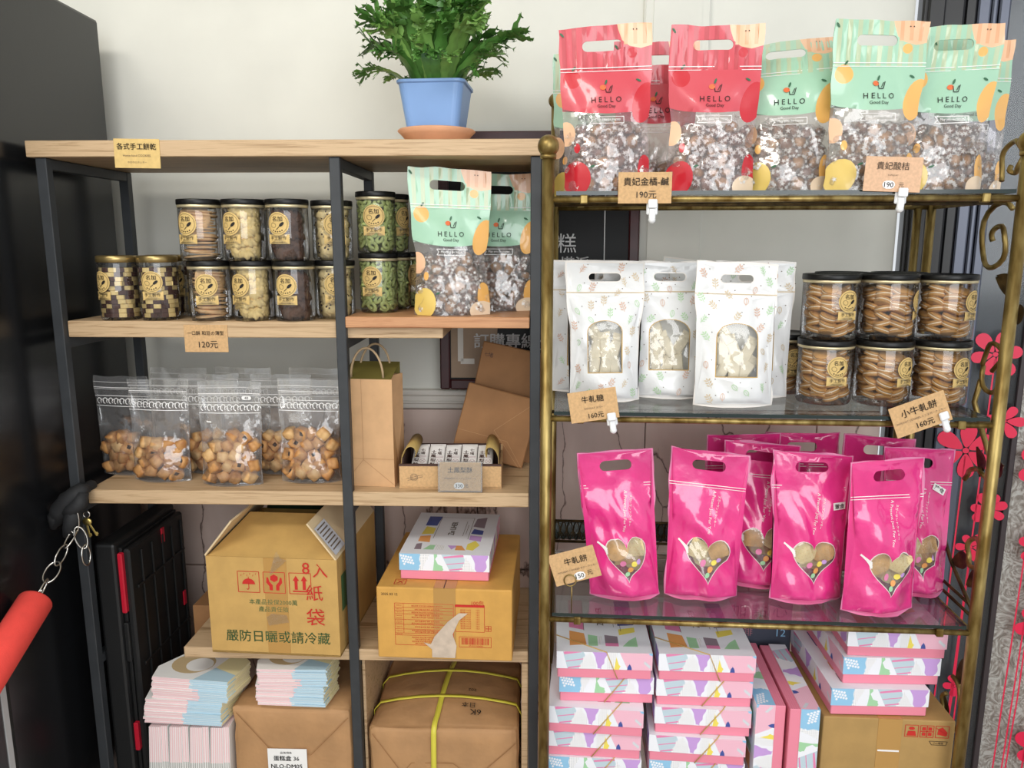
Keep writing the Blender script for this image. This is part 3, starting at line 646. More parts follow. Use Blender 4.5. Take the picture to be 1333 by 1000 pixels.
def heart_pouch(label, u, w, rz, seed, sticker=None, **kw):
    W, H = .134, .262; pc = Pouch(W, H, kw.pop('D', .062), seed + 80, tz=.76, amp=kw.pop('amp', .0072), **kw); rnd = random.Random(seed)
    par = thing('cracker_pouch', label, 'bag', GR.m(u, w, G3, rz), 'pink heart window cracker pouches')
    hole = stadium(0, H * .90, W * .21, H * .034); hc = (W * .05, H * .30)
    rg = [([(-W / 2 + .0022, .002), (W / 2 - .0022, .002), (W / 2 - .0022, H - .002), (-W / 2 + .0022, H - .002)], 1), (heart(*hc, .0455), 2), (heart(*hc, .0435), 3), (hole, None)]
    build_pouch(par, pc, rg, ['box_rose', 'pink_pouch', 'heart_rim', 'film_window'], [(heart(hc[0], hc[1], .0335), 3) if 0 else ([(-W, -1), (W, -1), (W, H * 2), (-W, H * 2)], 1), (hole, None)], .0078)
    f = MB(); F = lambda a, b: pc.P(a, b, 1, .0013)
    text(f, 'A Present Just For You', W * .06, H * .60, w=H * .27, f=F, rot=-97); text(f, 'ヌガーサンドクッキー', W * .14, H * .605, w=H * .2, f=F, rot=-97)
    for k in range(4): line(f, [(hc[0] - .045 - .004 * k, hc[1] + .016 + .003 * k), (hc[0] - .039, hc[1] + .004 + .003 * k)], .0035, F)
    line(f, [(-W * .49, H * .772), (W * .49, H * .772)], .0012, F); line(f, [(-W * .49, H * .755), (W * .49, H * .755)], .001, F)
    for x, y, r_, mi in ((-.010, -.010, .0065, 1), (.012, -.010, .006, 2), (.004, -.021, .006, 3), (.021, -.006, .005, 4), (-.002, -.029, .005, 5)):
        flat(f, ell(hc[0] + x, hc[1] + y, r_, r_ * .8, 10, 30), F, mi)
    f.part('print', ['white_print', 'box_rose', 'box_yellow', 'box_orange', 'box_purple', 'box_green'], par)
    if sticker:
        g = MB(); sx, sy, a = sticker; c, n = math.cos(R(a)), math.sin(R(a))
        flat(g, [(sx + x * c - y * n, sy + x * n + y * c) for x, y in ((-.0115, -.006), (.0115, -.006), (.0115, .006), (-.0115, .006))], lambda x, y: pc.P(x, y, 1, .0016))
        text(g, '葷食', sx, sy, w=.018, f=lambda x, y: pc.P(x, y, 1, .0024), mi=1, rot=a, bold=.01); g.part('sticker', ['paper_white', 'ink'], par)
    for k in range(4):
        a, b = hc[0] + (-.019, .021, -.002, .022)[k], hc[1] + (.010, .012, -.006, -.014)[k]
        p = Vector(pc.P(a, b, 1)).lerp(Vector(pc.P(a, b, -1)), (.36, .40, .62, .66)[k])
        link('cracker', CRK[(seed + k) % 4], par, Matrix.Translation(p) @ Matrix.Rotation(rnd.uniform(-.15, .15), 4, 'X') @ Matrix.Rotation((.1, -.35, .1, -.2)[k], 4, 'Z') @ Matrix.Rotation(rnd.uniform(-.5, .5), 4, 'Y') @ Matrix.Scale(.82, 4))
    return par
heart_pouch('pink heart pouch standing alone beside the 150 card on its wire stand', .140, .078, 4, 1, lean=2, roll=-2.6, shear=-.09, twist=6, pinch=.13)
heart_pouch('pink heart pouch with a slanted top, second along from the wire stand card', .273, .085, 0, 2, lean=2, roll=6, shear=.03, twist=-4, pinch=.1)
heart_pouch('pink heart pouch set back between the slanted one and the one with a sticker', .385, .145, -4, 3, lean=3, roll=4, pinch=.1)
heart_pouch('pink heart pouch with a white sticker near its shoulder, in the middle of the shelf', .455, .085, 4, 4, (.048, .172, 4), lean=2, roll=2, pinch=.12, twist=-5)
heart_pouch('foremost pink heart pouch with a crumpled shiny top, near the shelf edge', .565, .050, 6, 5, lean=1, roll=-1, pinch=.15, twist=6, amp=.0075)
heart_pouch('pink heart pouch with a tilted sticker, closest to the scrolled side', .650, .128, 6, 6, (.040, .19, -28), lean=2, roll=4, pinch=.14, twist=4)
heart_pouch('pink heart pouch at the back behind the slanted one, slot against the marble', .365, .212, -6, 7, D=.04, lean=1, roll=-5, pinch=.1)
heart_pouch('pink heart pouch at the back behind the one with the sticker', .478, .232, -2, 8, D=.035, lean=0, roll=-1, pinch=.1)
heart_pouch('pink heart pouch at the back behind the foremost crumpled one', .612, .212, 4, 9, D=.04, lean=1, roll=5, pinch=.1)
# --- clear pouches of pastry bites
def bite(seed):
    f = MB(); rnd = random.Random(seed); bm = bmesh.new(); bmesh.ops.create_cube(bm, size=.021)
    bmesh.ops.subdivide_edges(bm, edges=bm.edges[:], cuts=2, use_grid_fill=True)
    for q in bm.verts:
        d = q.co.normalized() * .0135; q.co = q.co.lerp(d, .3); q.co *= 1 + .22 * noise.noise(q.co * 90 + Vector((seed * 5, 0, 0)))
        if q.co.y < -.006 and abs(q.co.x) < .006 and abs(q.co.z) < .006 and seed == 3: q.co.y += .008
    fs = [[q.index for q in t.verts] for t in bm.faces]
    ms = [2 if (seed == 3 and all(abs(q.co.x) < .007 and abs(q.co.z) < .007 and q.co.y < 0 for q in t.verts)) else seed % 3 // 2 for t in bm.faces]
    f.add([q.co.copy() for q in bm.verts], fs, ms, True); bm.free(); return f.mesh('pastry_bite', ['puff', 'puff_pale', 'puff_hole'])
BITE = [bite(k) for k in range(6)]
def clear_pouch(label, u, w, rz, seed, n=20, price=False, **kw):
    W, H = .116, .192; pc = Pouch(W, H, .048, seed + 120, tz=.80, pinch=.06, amp=.0035, **kw); rnd = random.Random(seed)
    par = thing('pastry_pouch', label, 'bag', WR.m(u, w, S3, rz), 'clear pouches of pastry bites')
    e = .0028; rim = [(-W / 2 + e, e), (W / 2 - e, e), (W / 2 - e, H), (-W / 2 + e, H)]
    build_pouch(par, pc, [(rim, 1)], ['film_soft', 'film_clear'], [], .009)
    f = MB(); F = lambda a, b: pc.P(a, b, 1, .0012)
    for y, t in ((.94, .0006), (.885, .0012), (.87, .0006), (.80, .0011), (.70, .0011)): line(f, [(-W * .485, H * y), (-W * .16, H * y), (W * .16, H * y), (W * .485, H * y)], t, F)
    for k in range(9):
        x = -W * .42 + W * .105 * k
        line(f, [(x + .0045 * math.cos(t), H * .75 + .0055 * math.sin(t)) for t in (2 * math.pi * q / 8 for q in range(7))], .0014, F)
        line(f, [(x + .006 + .003 * math.cos(t), H * .745 + .004 * math.sin(t)) for t in (2 * math.pi * q / 6 for q in range(5))], .0012, F)
    f.part('lace_band', 'white_print', par)
    if price:
        g = MB(); flat(g, stadium(W * .27, H * .842, .0085, .0036), lambda x, y: pc.P(x, y, 1, .0016)); text(g, '40', W * .27, H * .842, h=.0048, f=lambda x, y: pc.P(x, y, 1, .0024), mi=1); g.part('sticker', ['paper_white', 'ink'], par)
    k = 0
    for j in range(5):
        for i in range(4):
            if k >= n: break
            b = H * (.085 + .095 * j + rnd.uniform(-.015, .015)); a = W * ((i - 1.5) * .205 + (.05 if j % 2 else -.04) + rnd.uniform(-.02, .02))
            if j == 4 and rnd.random() < .35: continue
            p = Vector(pc.P(a, b, 1)).lerp(Vector(pc.P(a, b, -1)), .36)
            link('pastry_bite', BITE[rnd.randrange(6)], par, Matrix.Translation(p) @ Matrix.Rotation(rnd.uniform(-.8, .8), 4, 'Y') @ Matrix.Rotation(rnd.uniform(-.9, .9), 4, 'Z') @ Matrix.Rotation(rnd.uniform(-.6, .6), 4, 'X') @ Matrix.Scale(rnd.uniform(.88, 1.08), 4)); k += 1
clear_pouch('clear pouch of pastry bites at the end of the row by the black post', -.446, .112, -4, 1, 15, lean=-2, roll=0, twist=-4)
clear_pouch('clear pouch of pastry bites second from the black end post', -.362, .070, -3, 2, lean=2, twist=3, roll=1)
clear_pouch('clear pouch of pastry bites half hidden behind the one with a price sticker', -.288, .125, 2, 3, 16, lean=2)
clear_pouch('foremost clear pouch of pastry bites with a small white price sticker', -.219, .048, 0, 4, price=True, lean=2, twist=2)
clear_pouch('clear pouch of pastry bites set back between the two fullest pouches', -.147, .125, 4, 5, 16, lean=2)
clear_pouch('clear pouch of pastry bites next to the middle post and the paper bag', -.079, .070, 2, 6, lean=2, twist=-3, roll=1)
clear_pouch('clear pouch of pastry bites in the back row above the end pouches', -.385, .205, 0, 7, 8, lean=2)
clear_pouch('clear pouch of pastry bites in the back row above the price sticker pouch', -.255, .205, 0, 8, 8, lean=2)
clear_pouch('clear pouch of pastry bites in the back row beside the middle post', -.100, .205, 0, 9, 8, lean=2)
# ---------------------------------------------------------------- cookie jars
def tan_cookie():
    f = MB(); n = 16; o = [(1 + .06 * noise.noise(Vector((k * 1.3, 0, 0))) ) for k in range(n)]
    vs = [(0, 0, .0024)] + [(.0265 * o[k] * math.cos(2 * math.pi * k / n), .0265 * o[k] * math.sin(2 * math.pi * k / n), .0006) for k in range(n)] + [(.025 * o[k] * math.cos(2 * math.pi * k / n), .025 * o[k] * math.sin(2 * math.pi * k / n), -.0022) for k in range(n)] + [(0, 0, -.0022)]
    f.add(vs, [(0, 1 + k, 1 + (k + 1) % n) for k in range(n)] + [(1 + k, 1 + n + k, 1 + n + (k + 1) % n, 1 + (k + 1) % n) for k in range(n)] + [(2 * n + 1, 1 + n + (k + 1) % n, 1 + n + k) for k in range(n)], 0, True)
    return f.mesh('cookie', 'cookie_tan')
def rosette(mt, r=.0135):
    f = MB(); n = 24; prof = [(1.0, -.35), (1.06, -.1), (.9, .22), (.6, .42), (.3, .52), (.08, .42)]; vs = []
    for j, (a, z) in enumerate(prof):
        for k in range(n):
            t = 2 * math.pi * k / n; q = 1 + (.24 * math.cos(7 * t + j * 1.0) if j < 5 else 0); vs.append((r * a * q * math.cos(t), r * a * q * math.sin(t), r * z))
    fs = [(j * n + k, j * n + (k + 1) % n, (j + 1) * n + (k + 1) % n, (j + 1) * n + k) for j in range(5) for k in range(n)]
    f.add(vs, fs + [tuple(range(n))[::-1], tuple(range(5 * n, 6 * n))], 0, True); return f.mesh('cookie', mt)
def chip_cookie():
    f = MB(); f.sphere((0, 0, 0), .0135, 0, 12, 8, (1, 1, .7), .55, 3); rnd = random.Random(4)
    for k in range(9):
        d = Vector((rnd.uniform(-1, 1), rnd.uniform(-1, 1), rnd.uniform(-.2, 1))).normalized(); f.sphere((d.x * .0128, d.y * .0128, d.z * .009), .0019, 1, 5, 4)
    return f.mesh('cookie', ['cookie_chip', 'chip_dark'])
def checker():
    f = MB(); a = .0125
    for i, j in ((0, 0), (0, 1), (1, 0), (1, 1)):
        f.rbox(-a + i * a, i * a, -a + j * a, j * a, -.0038, .0038, .0006, (i + j) % 2)
    return f.mesh('cookie', ['cookie_pale', 'cookie_dark'])
def curl():
    f = MB(); pts = [((.0085 - .0004 * k) * math.cos(k * .5), (.0085 - .0004 * k) * math.sin(k * .5), .0004 * k) for k in range(17)]
    f.tube(pts, .0032, 6); return f.mesh('cookie', 'cookie_green')
def sandwich():
    f = MB(); n = 18
    f.lathe([(.0108, -.0050), (.0134, -.0042), (.0139, -.0012), (.0133, -.0009), (.0132, .0009), (.0139, .0012), (.0134, .0040), (.0095, .0050)], n, [0, 0, 0, 1, 0, 0, 0]); return f.mesh('cookie', ['cookie_sand', 'cream_fill'])
CK = dict(tan=[tan_cookie()], butter=[rosette('cookie_pale')], choc=[rosette('cookie_choc', .012)], chip=[chip_cookie()], check=[checker()], green=[curl()], sand=[sandwich()])
def fill(par, kind, r, h, seed):
    rnd = random.Random(seed); z0 = .005; put = lambda x, y, z, M: link('cookie', CK[kind][0], par, Matrix.Translation((x, y, z)) @ M)
    E_ = lambda a, b, c: Matrix.Rotation(c, 4, 'Z') @ Matrix.Rotation(a, 4, 'X') @ Matrix.Rotation(b, 4, 'Y')
    if kind == 'tan':
        z = z0 + .003
        while z < h - .02: put(rnd.uniform(-.0035, .0035), rnd.uniform(-.0035, .0035), z, E_(rnd.uniform(-.1, .1), rnd.uniform(-.1, .1), rnd.uniform(0, 6))); z += rnd.uniform(.0048, .0062)
        put(.004, -.017, h - .032, E_(1.25, .3, .2))
    elif kind in ('butter', 'choc', 'chip'):
        st = .0165 if kind != 'choc' else .0145; L = int((h - .02) / st)
        for j in range(L):
            m = 7
            for i in range(m):
                a = 2 * math.pi * (i + .5 * (j % 2)) / m + rnd.uniform(-.12, .12); rr = r - .0165 + rnd.uniform(-.0015, .0005)
                M = Matrix.Rotation(a + math.pi / 2, 4, 'Z') @ Matrix.Rotation(R(90) + rnd.uniform(-1.1, .6), 4, 'X') @ Matrix.Rotation(rnd.uniform(0, 6), 4, 'Z')
                put(rr * math.cos(a), rr * math.sin(a), z0 + .011 + j * st + rnd.uniform(-.002, .002), M)
    elif kind == 'check':
        for i in range(6):
            a = 2 * math.pi * i / 6 + .3; z = z0 + .0042
            while z < h - .022: rr = r - .0165 + rnd.uniform(-.003, .0006); put(rr * math.cos(a + rnd.uniform(-.06, .06)), rr * math.sin(a), z, E_(0, 0, a + rnd.uniform(-.3, .3) + (1.571 if rnd.random() < .5 else 0))); z += .0079
    elif kind == 'green':
        for j in range(8):
            for i in range(8):
                a = 2 * math.pi * (i + .5 * (j % 2)) / 8 + rnd.uniform(-.2, .2); rr = r - .0105
                put(rr * math.cos(a), rr * math.sin(a), z0 + .009 + j * .0102, Matrix.Rotation(a + math.pi / 2, 4, 'Z') @ Matrix.Rotation(R(90) + rnd.uniform(-.9, .9), 4, 'X') @ Matrix.Rotation(rnd.uniform(-.5, .5), 4, 'Y') @ Matrix.Rotation(rnd.uniform(0, 6), 4, 'Z') @ Matrix.Diagonal((1, 1.35, 1, 1)))
    else:
        for i in range(8):
            a = 2 * math.pi * i / 8 + rnd.uniform(-.1, .1); z = z0 + .006 + rnd.uniform(0, .009)
            while z < h - .021:
                rr = r - .0165 + rnd.uniform(-.006, .0006); put(rr * math.cos(a), rr * math.sin(a), z, E_(rnd.uniform(-.42, .42), rnd.uniform(-.42, .42), rnd.uniform(0, 6))); z += rnd.uniform(.0096, .0132)
def jar_label(par, r, h, big=1.0):
    f = MB(); rr = .0004; W = lambda e: (lambda x, y: ((r + e) * math.sin(x / r), -(r + e) * math.cos(x / r), y))
    zc = h * .60; R0 = .0195 * big
    def patch(poly, e, mi):
        vs, fs, ms = cdt(poly, [], .006); f.add([W(e)(x, y) for x, y in vs], fs, mi, True)
    patch(ell(0, zc, R0, None, 26), .0005, 0); patch([(-R0 * .98, zc - R0 * 1.72), (R0 * .98, zc - R0 * 1.72), (R0 * .98, zc - R0 * .90), (-R0 * .98, zc - R0 * .90)], .0007, 0)
    lab = f.part('label', 'sticker_kraft', par)
    g = MB(); F = W(.0012)
    line(g, ell(0, zc, R0 * .86, None, 26), .0005, F, 0, True)
    text(g, '名加', 0, zc + R0 * .42, w=R0 * .9, f=F, bold=.01); text(g, '手工製作', 0, zc - R0 * 1.22, w=R0 * 1.45, f=F); text(g, '~ home-made ~', 0, zc - R0 * 1.57, w=R0 * 1.2, f=F)
    line(g, ell(-R0 * .38, zc - R0 * .12, R0 * .24, R0 * .2, 12, -30), .0005, F, 0, True)
    flat(g, ell(R0 * .36, zc - R0 * .05, R0 * .27, R0 * .13, 12, 42), F); line(g, [(R0 * .15, zc - R0 * .25), (-R0 * .12, zc - R0 * .5)], .0011, F)
    for k in range(5): a = -125 + 17.5 * k; flat(g, ell(R0 * .68 * math.cos(R(a)), zc + R0 * .68 * math.sin(R(a)), .0012, None, 6), F)
    g.part('lettering', 'ink', lab)
def make_jar(kind, lid, r, h, big=1.0, seed=0):
    par = thing('cookie_jar', 'x', 'jar', Matrix.Identity(4))
    f = MB(); f.lathe([(r * .55, .004), (r * .80, .0005), (r * .94, .0008), (r, .006), (r, h - .014), (r * .965, h - .011)], 32, cap=False)
    f.lathe([(r * .01, .006), (r * .55, .004)], 32, cap=False); f.part('body', 'pet_clear', par)
    if lid == 'gold':
        MB().lathe([(r * .98, h - .012), (r * 1.02, h - .011), (r * 1.02, h - .002), (r * .98, h - .0005), (r * .93, h), (r * .90, h - .002)], 32).part('lid', 'lid_champagne', par)
    else:
        MB().lathe([(r * .98, h - .0145), (r * 1.015, h - .0135), (r * 1.015, h - .0095), (r * .99, h - .009)], 32, cap=False).part('lid_ring', 'lid_gold', par)
        MB().lathe([(r * .97, h - .0100), (r * 1.035, h - .0092), (r * 1.045, h - .0065), (r * 1.04, h - .001), (r * 1.02, h), (r * .98, h), (r * .95, h - .0018)], 32).part('lid', 'lid_black', par)
    fill(par, kind, r, h, seed); jar_label(par, r, h, big); return par
JP = {}
def jar(kind, frame, u, w, z, face, label, group, lid='black', r=.0355, h=.104, big=1.0):
    k = (kind, lid, r)
    if k not in JP:
        o = JP[k] = make_jar(kind, lid, r, h, big, hash(kind) % 7 if 0 else len(JP) + 3); o.matrix_world = frame.m(u, w, z, face); o['label'] = label; o['group'] = group; return o
    return dup(JP[k], frame.m(u, w, z, face), label, group)
A, B = 'cookie jars on the wooden rack', 'sandwich cracker jars on the brass rack'
jar('check', WR, -.401, .046, S2, -28, 'gold lidded jar of checkerboard cookies, nearest the black fridge', A, 'gold', .0335, .113, .95)
jar('check', WR, -.330, .048, S2, 5, 'gold lidded jar of checkerboard cookies beside the thin almond cookie jar', A, 'gold', .0335, .113, .95)
jar('check', WR, -.352, .122, S2, 60, 'gold lidded jar of checkerboard cookies hidden behind the two front ones', A, 'gold', .0335, .113, .95)
jar('check', WR, -.282, .125, S2, 60, 'gold lidded jar of checkerboard cookies in back, behind the thin almond cookie jar', A, 'gold', .0335, .113, .95)
jar('tan', WR, -.235, .040, S2, 12, 'lower black lidded jar of thin flat almond cookies', A)
jar('butter', WR, -.159, .042, S2, -22, 'lower black lidded jar of pale butter rosette cookies', A)
jar('choc', WR, -.085, .042, S2, -8, 'lower black lidded jar of dark chocolate rosettes', A)
jar('chip', WR, -.024, .084, S2, 16, 'lower black lidded jar of pale chocolate chip cookies by the middle post', A)
Z2 = S2 + .104
jar('tan', WR, -.242, .034, Z2, -18, 'upper black lidded jar of thin flat almond cookies', A)
jar('butter', WR, -.166, .037, Z2, -22, 'upper black lidded jar of pale butter rosette cookies', A)
jar('choc', WR, -.090, .037, Z2, -10, 'upper black lidded jar of dark chocolate rosettes', A)
jar('chip', WR, -.024, .082, Z2, 22, 'upper black lidded jar of pale chocolate chip cookies by the middle post', A)
jar('butter', WR, -.198, .122, S2, 40, 'lower rear jar of butter rosettes behind the almond cookie jars', A); jar('butter', WR, -.198, .122, Z2, 40, 'upper rear jar of butter rosettes behind the almond cookie jars', A)
jar('choc', WR, -.122, .122, S2, 40, 'lower rear jar of chocolate rosettes behind the front jars', A); jar('choc', WR, -.122, .122, Z2, 40, 'upper rear jar of chocolate rosettes behind the front jars', A)
jar('green', WR, .054, .096, R2, -12, 'lower front jar of green curled cookies', A, 'black', .0345, .107); jar('green', WR, .053, .094, R2 + .107, 4, 'upper front jar of green curled cookies', A, 'black', .0345, .107)
jar('green', WR, .066, .168, R2, 100, 'lower jar of green curled cookies second from the front', A, 'black', .0345, .107); jar('green', WR, .065, .168, R2 + .107, 60, 'upper rear jar of green curled cookies', A, 'black', .0345, .107)
jar('green', WR, .092, .238, R2, 20, 'rearmost jar of green curled cookies, by the back of the board', A, 'black', .0345, .107)
r_, h_ = .0445, .108
jar('sand', GR, .469, .112, G2, 10, 'lower jar of sandwich crackers nearest the white leaf print pouches', B, 'black', r_, h_, .92)
jar('sand', GR, .563, .108, G2, 32, 'lower jar of sandwich crackers in the middle, above the 160 card', B, 'black', r_, h_, .92)
jar('sand', GR, .657, .112, G2, 26, 'lower jar of sandwich crackers at the shelf end by the door', B, 'black', r_, h_, .92)
Z3 = G2 + h_
jar('sand', GR, .472, .118, Z3, 22, 'upper jar of sandwich crackers nearest the white leaf print pouches', B, 'black', r_, h_, .92)
jar('sand', GR, .567, .120, Z3, 58, 'upper jar of sandwich crackers in the middle, its label turned aside', B, 'black', r_, h_, .92)
jar('sand', GR, .661, .122, Z3, 38, 'upper jar of sandwich crackers at the shelf end by the door', B, 'black', r_, h_, .92)
jar('sand', GR, .425, .205, G2, 10, 'lone lower jar of sandwich crackers peeking from behind a white pouch', B, 'black', r_, h_, .92)
jar('sand', GR, .520, .212, G2, 90, 'lower rear jar of sandwich crackers behind the first two jars', B, 'black', r_, h_, .92); jar('sand', GR, .522, .214, Z3, 90, 'upper rear jar of sandwich crackers behind the first two jars', B, 'black', r_, h_, .92)
jar('sand', GR, .618, .212, G2, 90, 'lower rear jar of sandwich crackers behind the jars by the door', B, 'black', r_, h_, .92); jar('sand', GR, .620, .214, Z3, 90, 'upper rear jar of sandwich crackers behind the jars by the door', B, 'black', r_, h_, .92)

# ---------------------------------------------------------------- potted fern on the top board
sau = MB().lathe([(.046, 0), (.049, .002), (.060, .016), (.068, .0235), (.0665, .0255), (.058, .018), (.045, .008)], 40).part('saucer', 'terracotta', None, WR.m(.166, .085, 1.520))
tag(sau, 'round terracotta saucer under the blue flower pot', 'saucer')
pot = thing('potted_fern', 'curly crested fern in a square pale blue plastic pot', 'plant', WR.m(.166, .085, 1.5368, -4))
f = MB(); n = 8
def rsq(h, z, rr, k=6):
    o = []
    for q, (sx, sy) in enumerate(((1, 1), (-1, 1), (-1, -1), (1, -1))):
        for i in range(k + 1): a = R(90 * q + 90 * i / k); o.append((sx * (h - rr) + rr * math.cos(a), sy * (h - rr) + rr * math.sin(a), z))
    return o
rings = [rsq(.0435, 0, .014), rsq(.0445, .002, .014), rsq(.0555, .078, .015), rsq(.0585, .080, .016), rsq(.0588, .084, .016), rsq(.0565, .0845, .015), rsq(.053, .07, .014)]
vs = [p for q in rings for p in q]; n = len(rings[0])
f.add(vs, [(j * n + k, j * n + (k + 1) % n, (j + 1) * n + (k + 1) % n, (j + 1) * n + k) for j in range(len(rings) - 1) for k in range(n)] + [tuple(range(n))[::-1]], 0, False); f.part('pot', 'pot_blue', pot)
MB().add(rsq(.054, .073, .014), [tuple(range(n))]).part('soil', 'soil', pot)
def frond_mesh(seed):
    rnd = random.Random(seed); f = MB(); N = 12; L = rnd.uniform(.13, .175); droop = rnd.uniform(.6, 1.25); vs = []; C_ = []
    x = z = 0; ang = R(78)
    for i in range(N + 1):
        t = i / N; wd = .005 + .0095 * math.sin(math.pi * min(1, t * .75 + .12)); C_.append((x, z, ang, wd))
        wv = .0035 * math.sin(i * 2.1 + seed)
        for sgn in (-1, -.45, 0, .45, 1):
            vs.append((x - math.sin(ang) * abs(sgn) * -.004 * 0 , sgn * wd * (1 + .12 * math.sin(i * 2.7 + seed)), z + abs(sgn) * .0045 + wv * sgn * t))
        ang -= droop * (t ** 1.3) * 2.2 / N; x += L / N * math.cos(ang); z += L / N * math.sin(ang)
    f.add(vs, [(i * 5 + j, i * 5 + j + 1, i * 5 + j + 6, i * 5 + j + 5) for i in range(N) for j in range(4)], seed % 2, True)
    for i0 in (N, N, N, N, N, N, N - 1, N - 1, N - 2, N - 2, N - 3):       # crested, frilled tip lobes
        cx, cz, a, wd = C_[i0]; sg = rnd.choice((-1, 1)) if i0 < N else rnd.uniform(-1, 1); y0 = sg * wd * .8
        ln = rnd.uniform(.016, .034) * (1.1 if i0 == N else .8); el = a + rnd.uniform(-.7, .9); az = sg * rnd.uniform(.2, 1.0); ww = rnd.uniform(.0055, .0100); pv = []
        for k in range(4):
            t = k / 3; px = cx + ln * t * math.cos(el) * math.cos(az); py = y0 + ln * t * math.sin(az); pz = cz + ln * t * math.sin(el)
            q = ww * (1 + .5 * math.sin(k * 2.2 + seed)) * (1 if k < 3 else .55); pv += [(px, py - q, pz + rnd.uniform(-.003, .003)), (px + .002, py, pz - .001), (px, py + q, pz + rnd.uniform(-.003, .003))]
        f.add(pv, [(k * 3 + j, k * 3 + j + 1, k * 3 + j + 4, k * 3 + j + 3) for k in range(3) for j in (0, 1)], seed % 2, True)
        px, py, pz = pv[-2]
        for k in range(3):
            b_ = az + rnd.uniform(-1.2, 1.2); l2 = rnd.uniform(.006, .011); f.add([(px, py - .0055, pz), (px, py + .0055, pz), (px + l2 * math.cos(b_), py + l2 * math.sin(b_), pz + rnd.uniform(-.006, .008))], [(0, 1, 2)], seed % 2)
    return f.mesh('frond', ['frond_green', 'frond_light'])
FR = [frond_mesh(k) for k in range(9)]; rnd = random.Random(11)
for k in range(84):
    ring = k % 4; az = k * 137.5; tilt = (8, -8, -26, 22)[ring] + rnd.uniform(-8, 8); sc = (.95, .84, .58, 1.0)[ring] * rnd.uniform(.85, 1.1); r0 = (.012, .028, .036, .006)[ring]
    M = Matrix.Rotation(R(az), 4, 'Z') @ Matrix.Translation((r0, 0, .070)) @ Matrix.Rotation(R(-tilt), 4, 'Y') @ Matrix.Rotation(R(rnd.uniform(-25, 25)), 4, 'X') @ Matrix.Scale(sc, 4)
    link('frond', FR[k % 9], pot, M)
# ---------------------------------------------------------------- price cards
def card(label, mat, w, h, lines, paper='card_kraft', clip=None, holder=False):
    par = thing('price_card', label, 'price card', mat, 'handwritten kraft price cards')
    vs = [(w / 2 * a, 0, h / 2 * b) for a, b in ((-1, -1), (1, -1), (1, 1), (-1, 1))]
    f = MB(); f.rbox(-w / 2, w / 2, 0, .0008, -h / 2, h / 2, .0003); f.part('paper', paper, par)
    g = MB(); F = lambda x, y: (x, -.0012, y)
    for s, x, y, tw, th, mi, b in lines:
        if mi == 2:
            flat(g, stadium(x * w, y * h, tw * w * .70, th * h * .72, 4), lambda a, c: (a, -.0008, c), 2); text(g, s, x * w, y * h, w=tw * w, h=th * h, f=F, mi=0, bold=b)
        else: text(g, s, x * w, y * h, w=tw * w, h=th * h, f=F, mi=mi, bold=b)
    g.part('lettering', ['ink', 'ink_soft', 'white_print'], par)
    if holder: MB().rbox(-w / 2 - .003, w / 2 + .003, -.0045, -.0025, -h / 2 - .002, h / 2 + .002, .0006).rbox(-w / 2 - .003, w / 2 + .003, .0015, .003, -h / 2 - .002, h / 2 + .002, .0006).part('acrylic_holder', 'acrylic', par)
    if clip:
        x, z = clip
        MB().rbox(x - .007, x + .007, -.006, -.0022, z - .004, z + .009, .0015).rbox(x - .0085, x + .0085, .0018, .006, z - .014, z + .006, .0018).sphere((x, .002, z - .021), .0058, n=12, m=8).rbox(x - .005, x + .005, -.002, .004, z - .020, z - .004, .0015).part('clip', 'clip_white', par)
    return par
card('kraft card naming assorted handmade cookies, taped on the edge of the top board', WR.m(-.322, -.0072, 1.4985, 0, 0, 1), .077, .047, [('各式手工餅乾', 0, .24, .86, .24, 0, .012), ('Home-hand COOKIES', 0, -.07, .6, .1, 1, 0), ('ホロホロクッキー', 0, -.3, .42, .09, 1, 0)], 'sticker_kraft')
card('kraft 120 card hanging under the row of cookie jars', WR.m(-.236, .0105, 1.188, 0, 0, 0), .077, .048, [('一口酥 和豆の薄型', 0, .2, .84, .18, 0, .006), ('120元', .05, -.22, .5, .26, 0, 0)], 'card_kraft')
card('kraft 190 card in front of the two coral pouches', GR.m(.146, -.0085, 1.434, 0, 0, 0), .080, .046, [('貴妃金橘-鹹', .02, .2, .86, .26, 0, .008), ('190元', .03, -.22, .46, .24, 0, 0)], 'card_kraft', (.012, -.026))
card('pale laminated 190 card clipped in front of the mint pouches', GR.m(.507, -.0085, 1.4515, 0, 0, 2), .082, .050, [('貴妃酸桔', -.02, .24, .6, .22, 1, .006), ('KUMQUAT', 0, -.03, .3, .05, 1, 0), ('190', -.06, -.3, .16, .16, 2, .01), ('元', .16, -.3, .1, .14, 1, 0)], 'card_pale', (.016, -.028))
card('tilted kraft 160 card clipped in front of the white leaf print pouches', GR.m(.075, -.0085, 1.098, 0, 0, -9), .077, .050, [('牛軋糖', 0, .22, .46, .26, 0, .006), ('NOUGAT ヌガー', 0, -.07, .46, .07, 1, 0), ('160元', .03, -.32, .34, .18, 0, .008)], 'card_kraft', (.026, -.024))
card('tilted kraft 160 card clipped in front of the sandwich cracker jars', GR.m(.579, -.0085, 1.091, 0, 0, -22), .086, .050, [('小牛軋餅', 0, .2, .66, .26, 0, .006), ('NOUGAT COOKIES ミニヌガークッキー', 0, -.06, .88, .08, 1, 0), ('160元', .04, -.3, .38, .2, 0, .008)], 'card_kraft', (.031, -.016))
c5 = card('kraft 150 card on a thin wire stand beside the lone pink pouch', GR.m(.049, -.0065, .825, 0, 0, -17), .078, .056, [('牛軋餅', .06, .18, .5, .26, 0, .006), ('NOUGAT COOKIES ヌガークッキー', .05, -.1, .86, .07, 1, 0), ('150', .05, -.33, .18, .17, 2, .008), ('元', .28, -.3, .12, .15, 0, 0)], 'card_kraft')
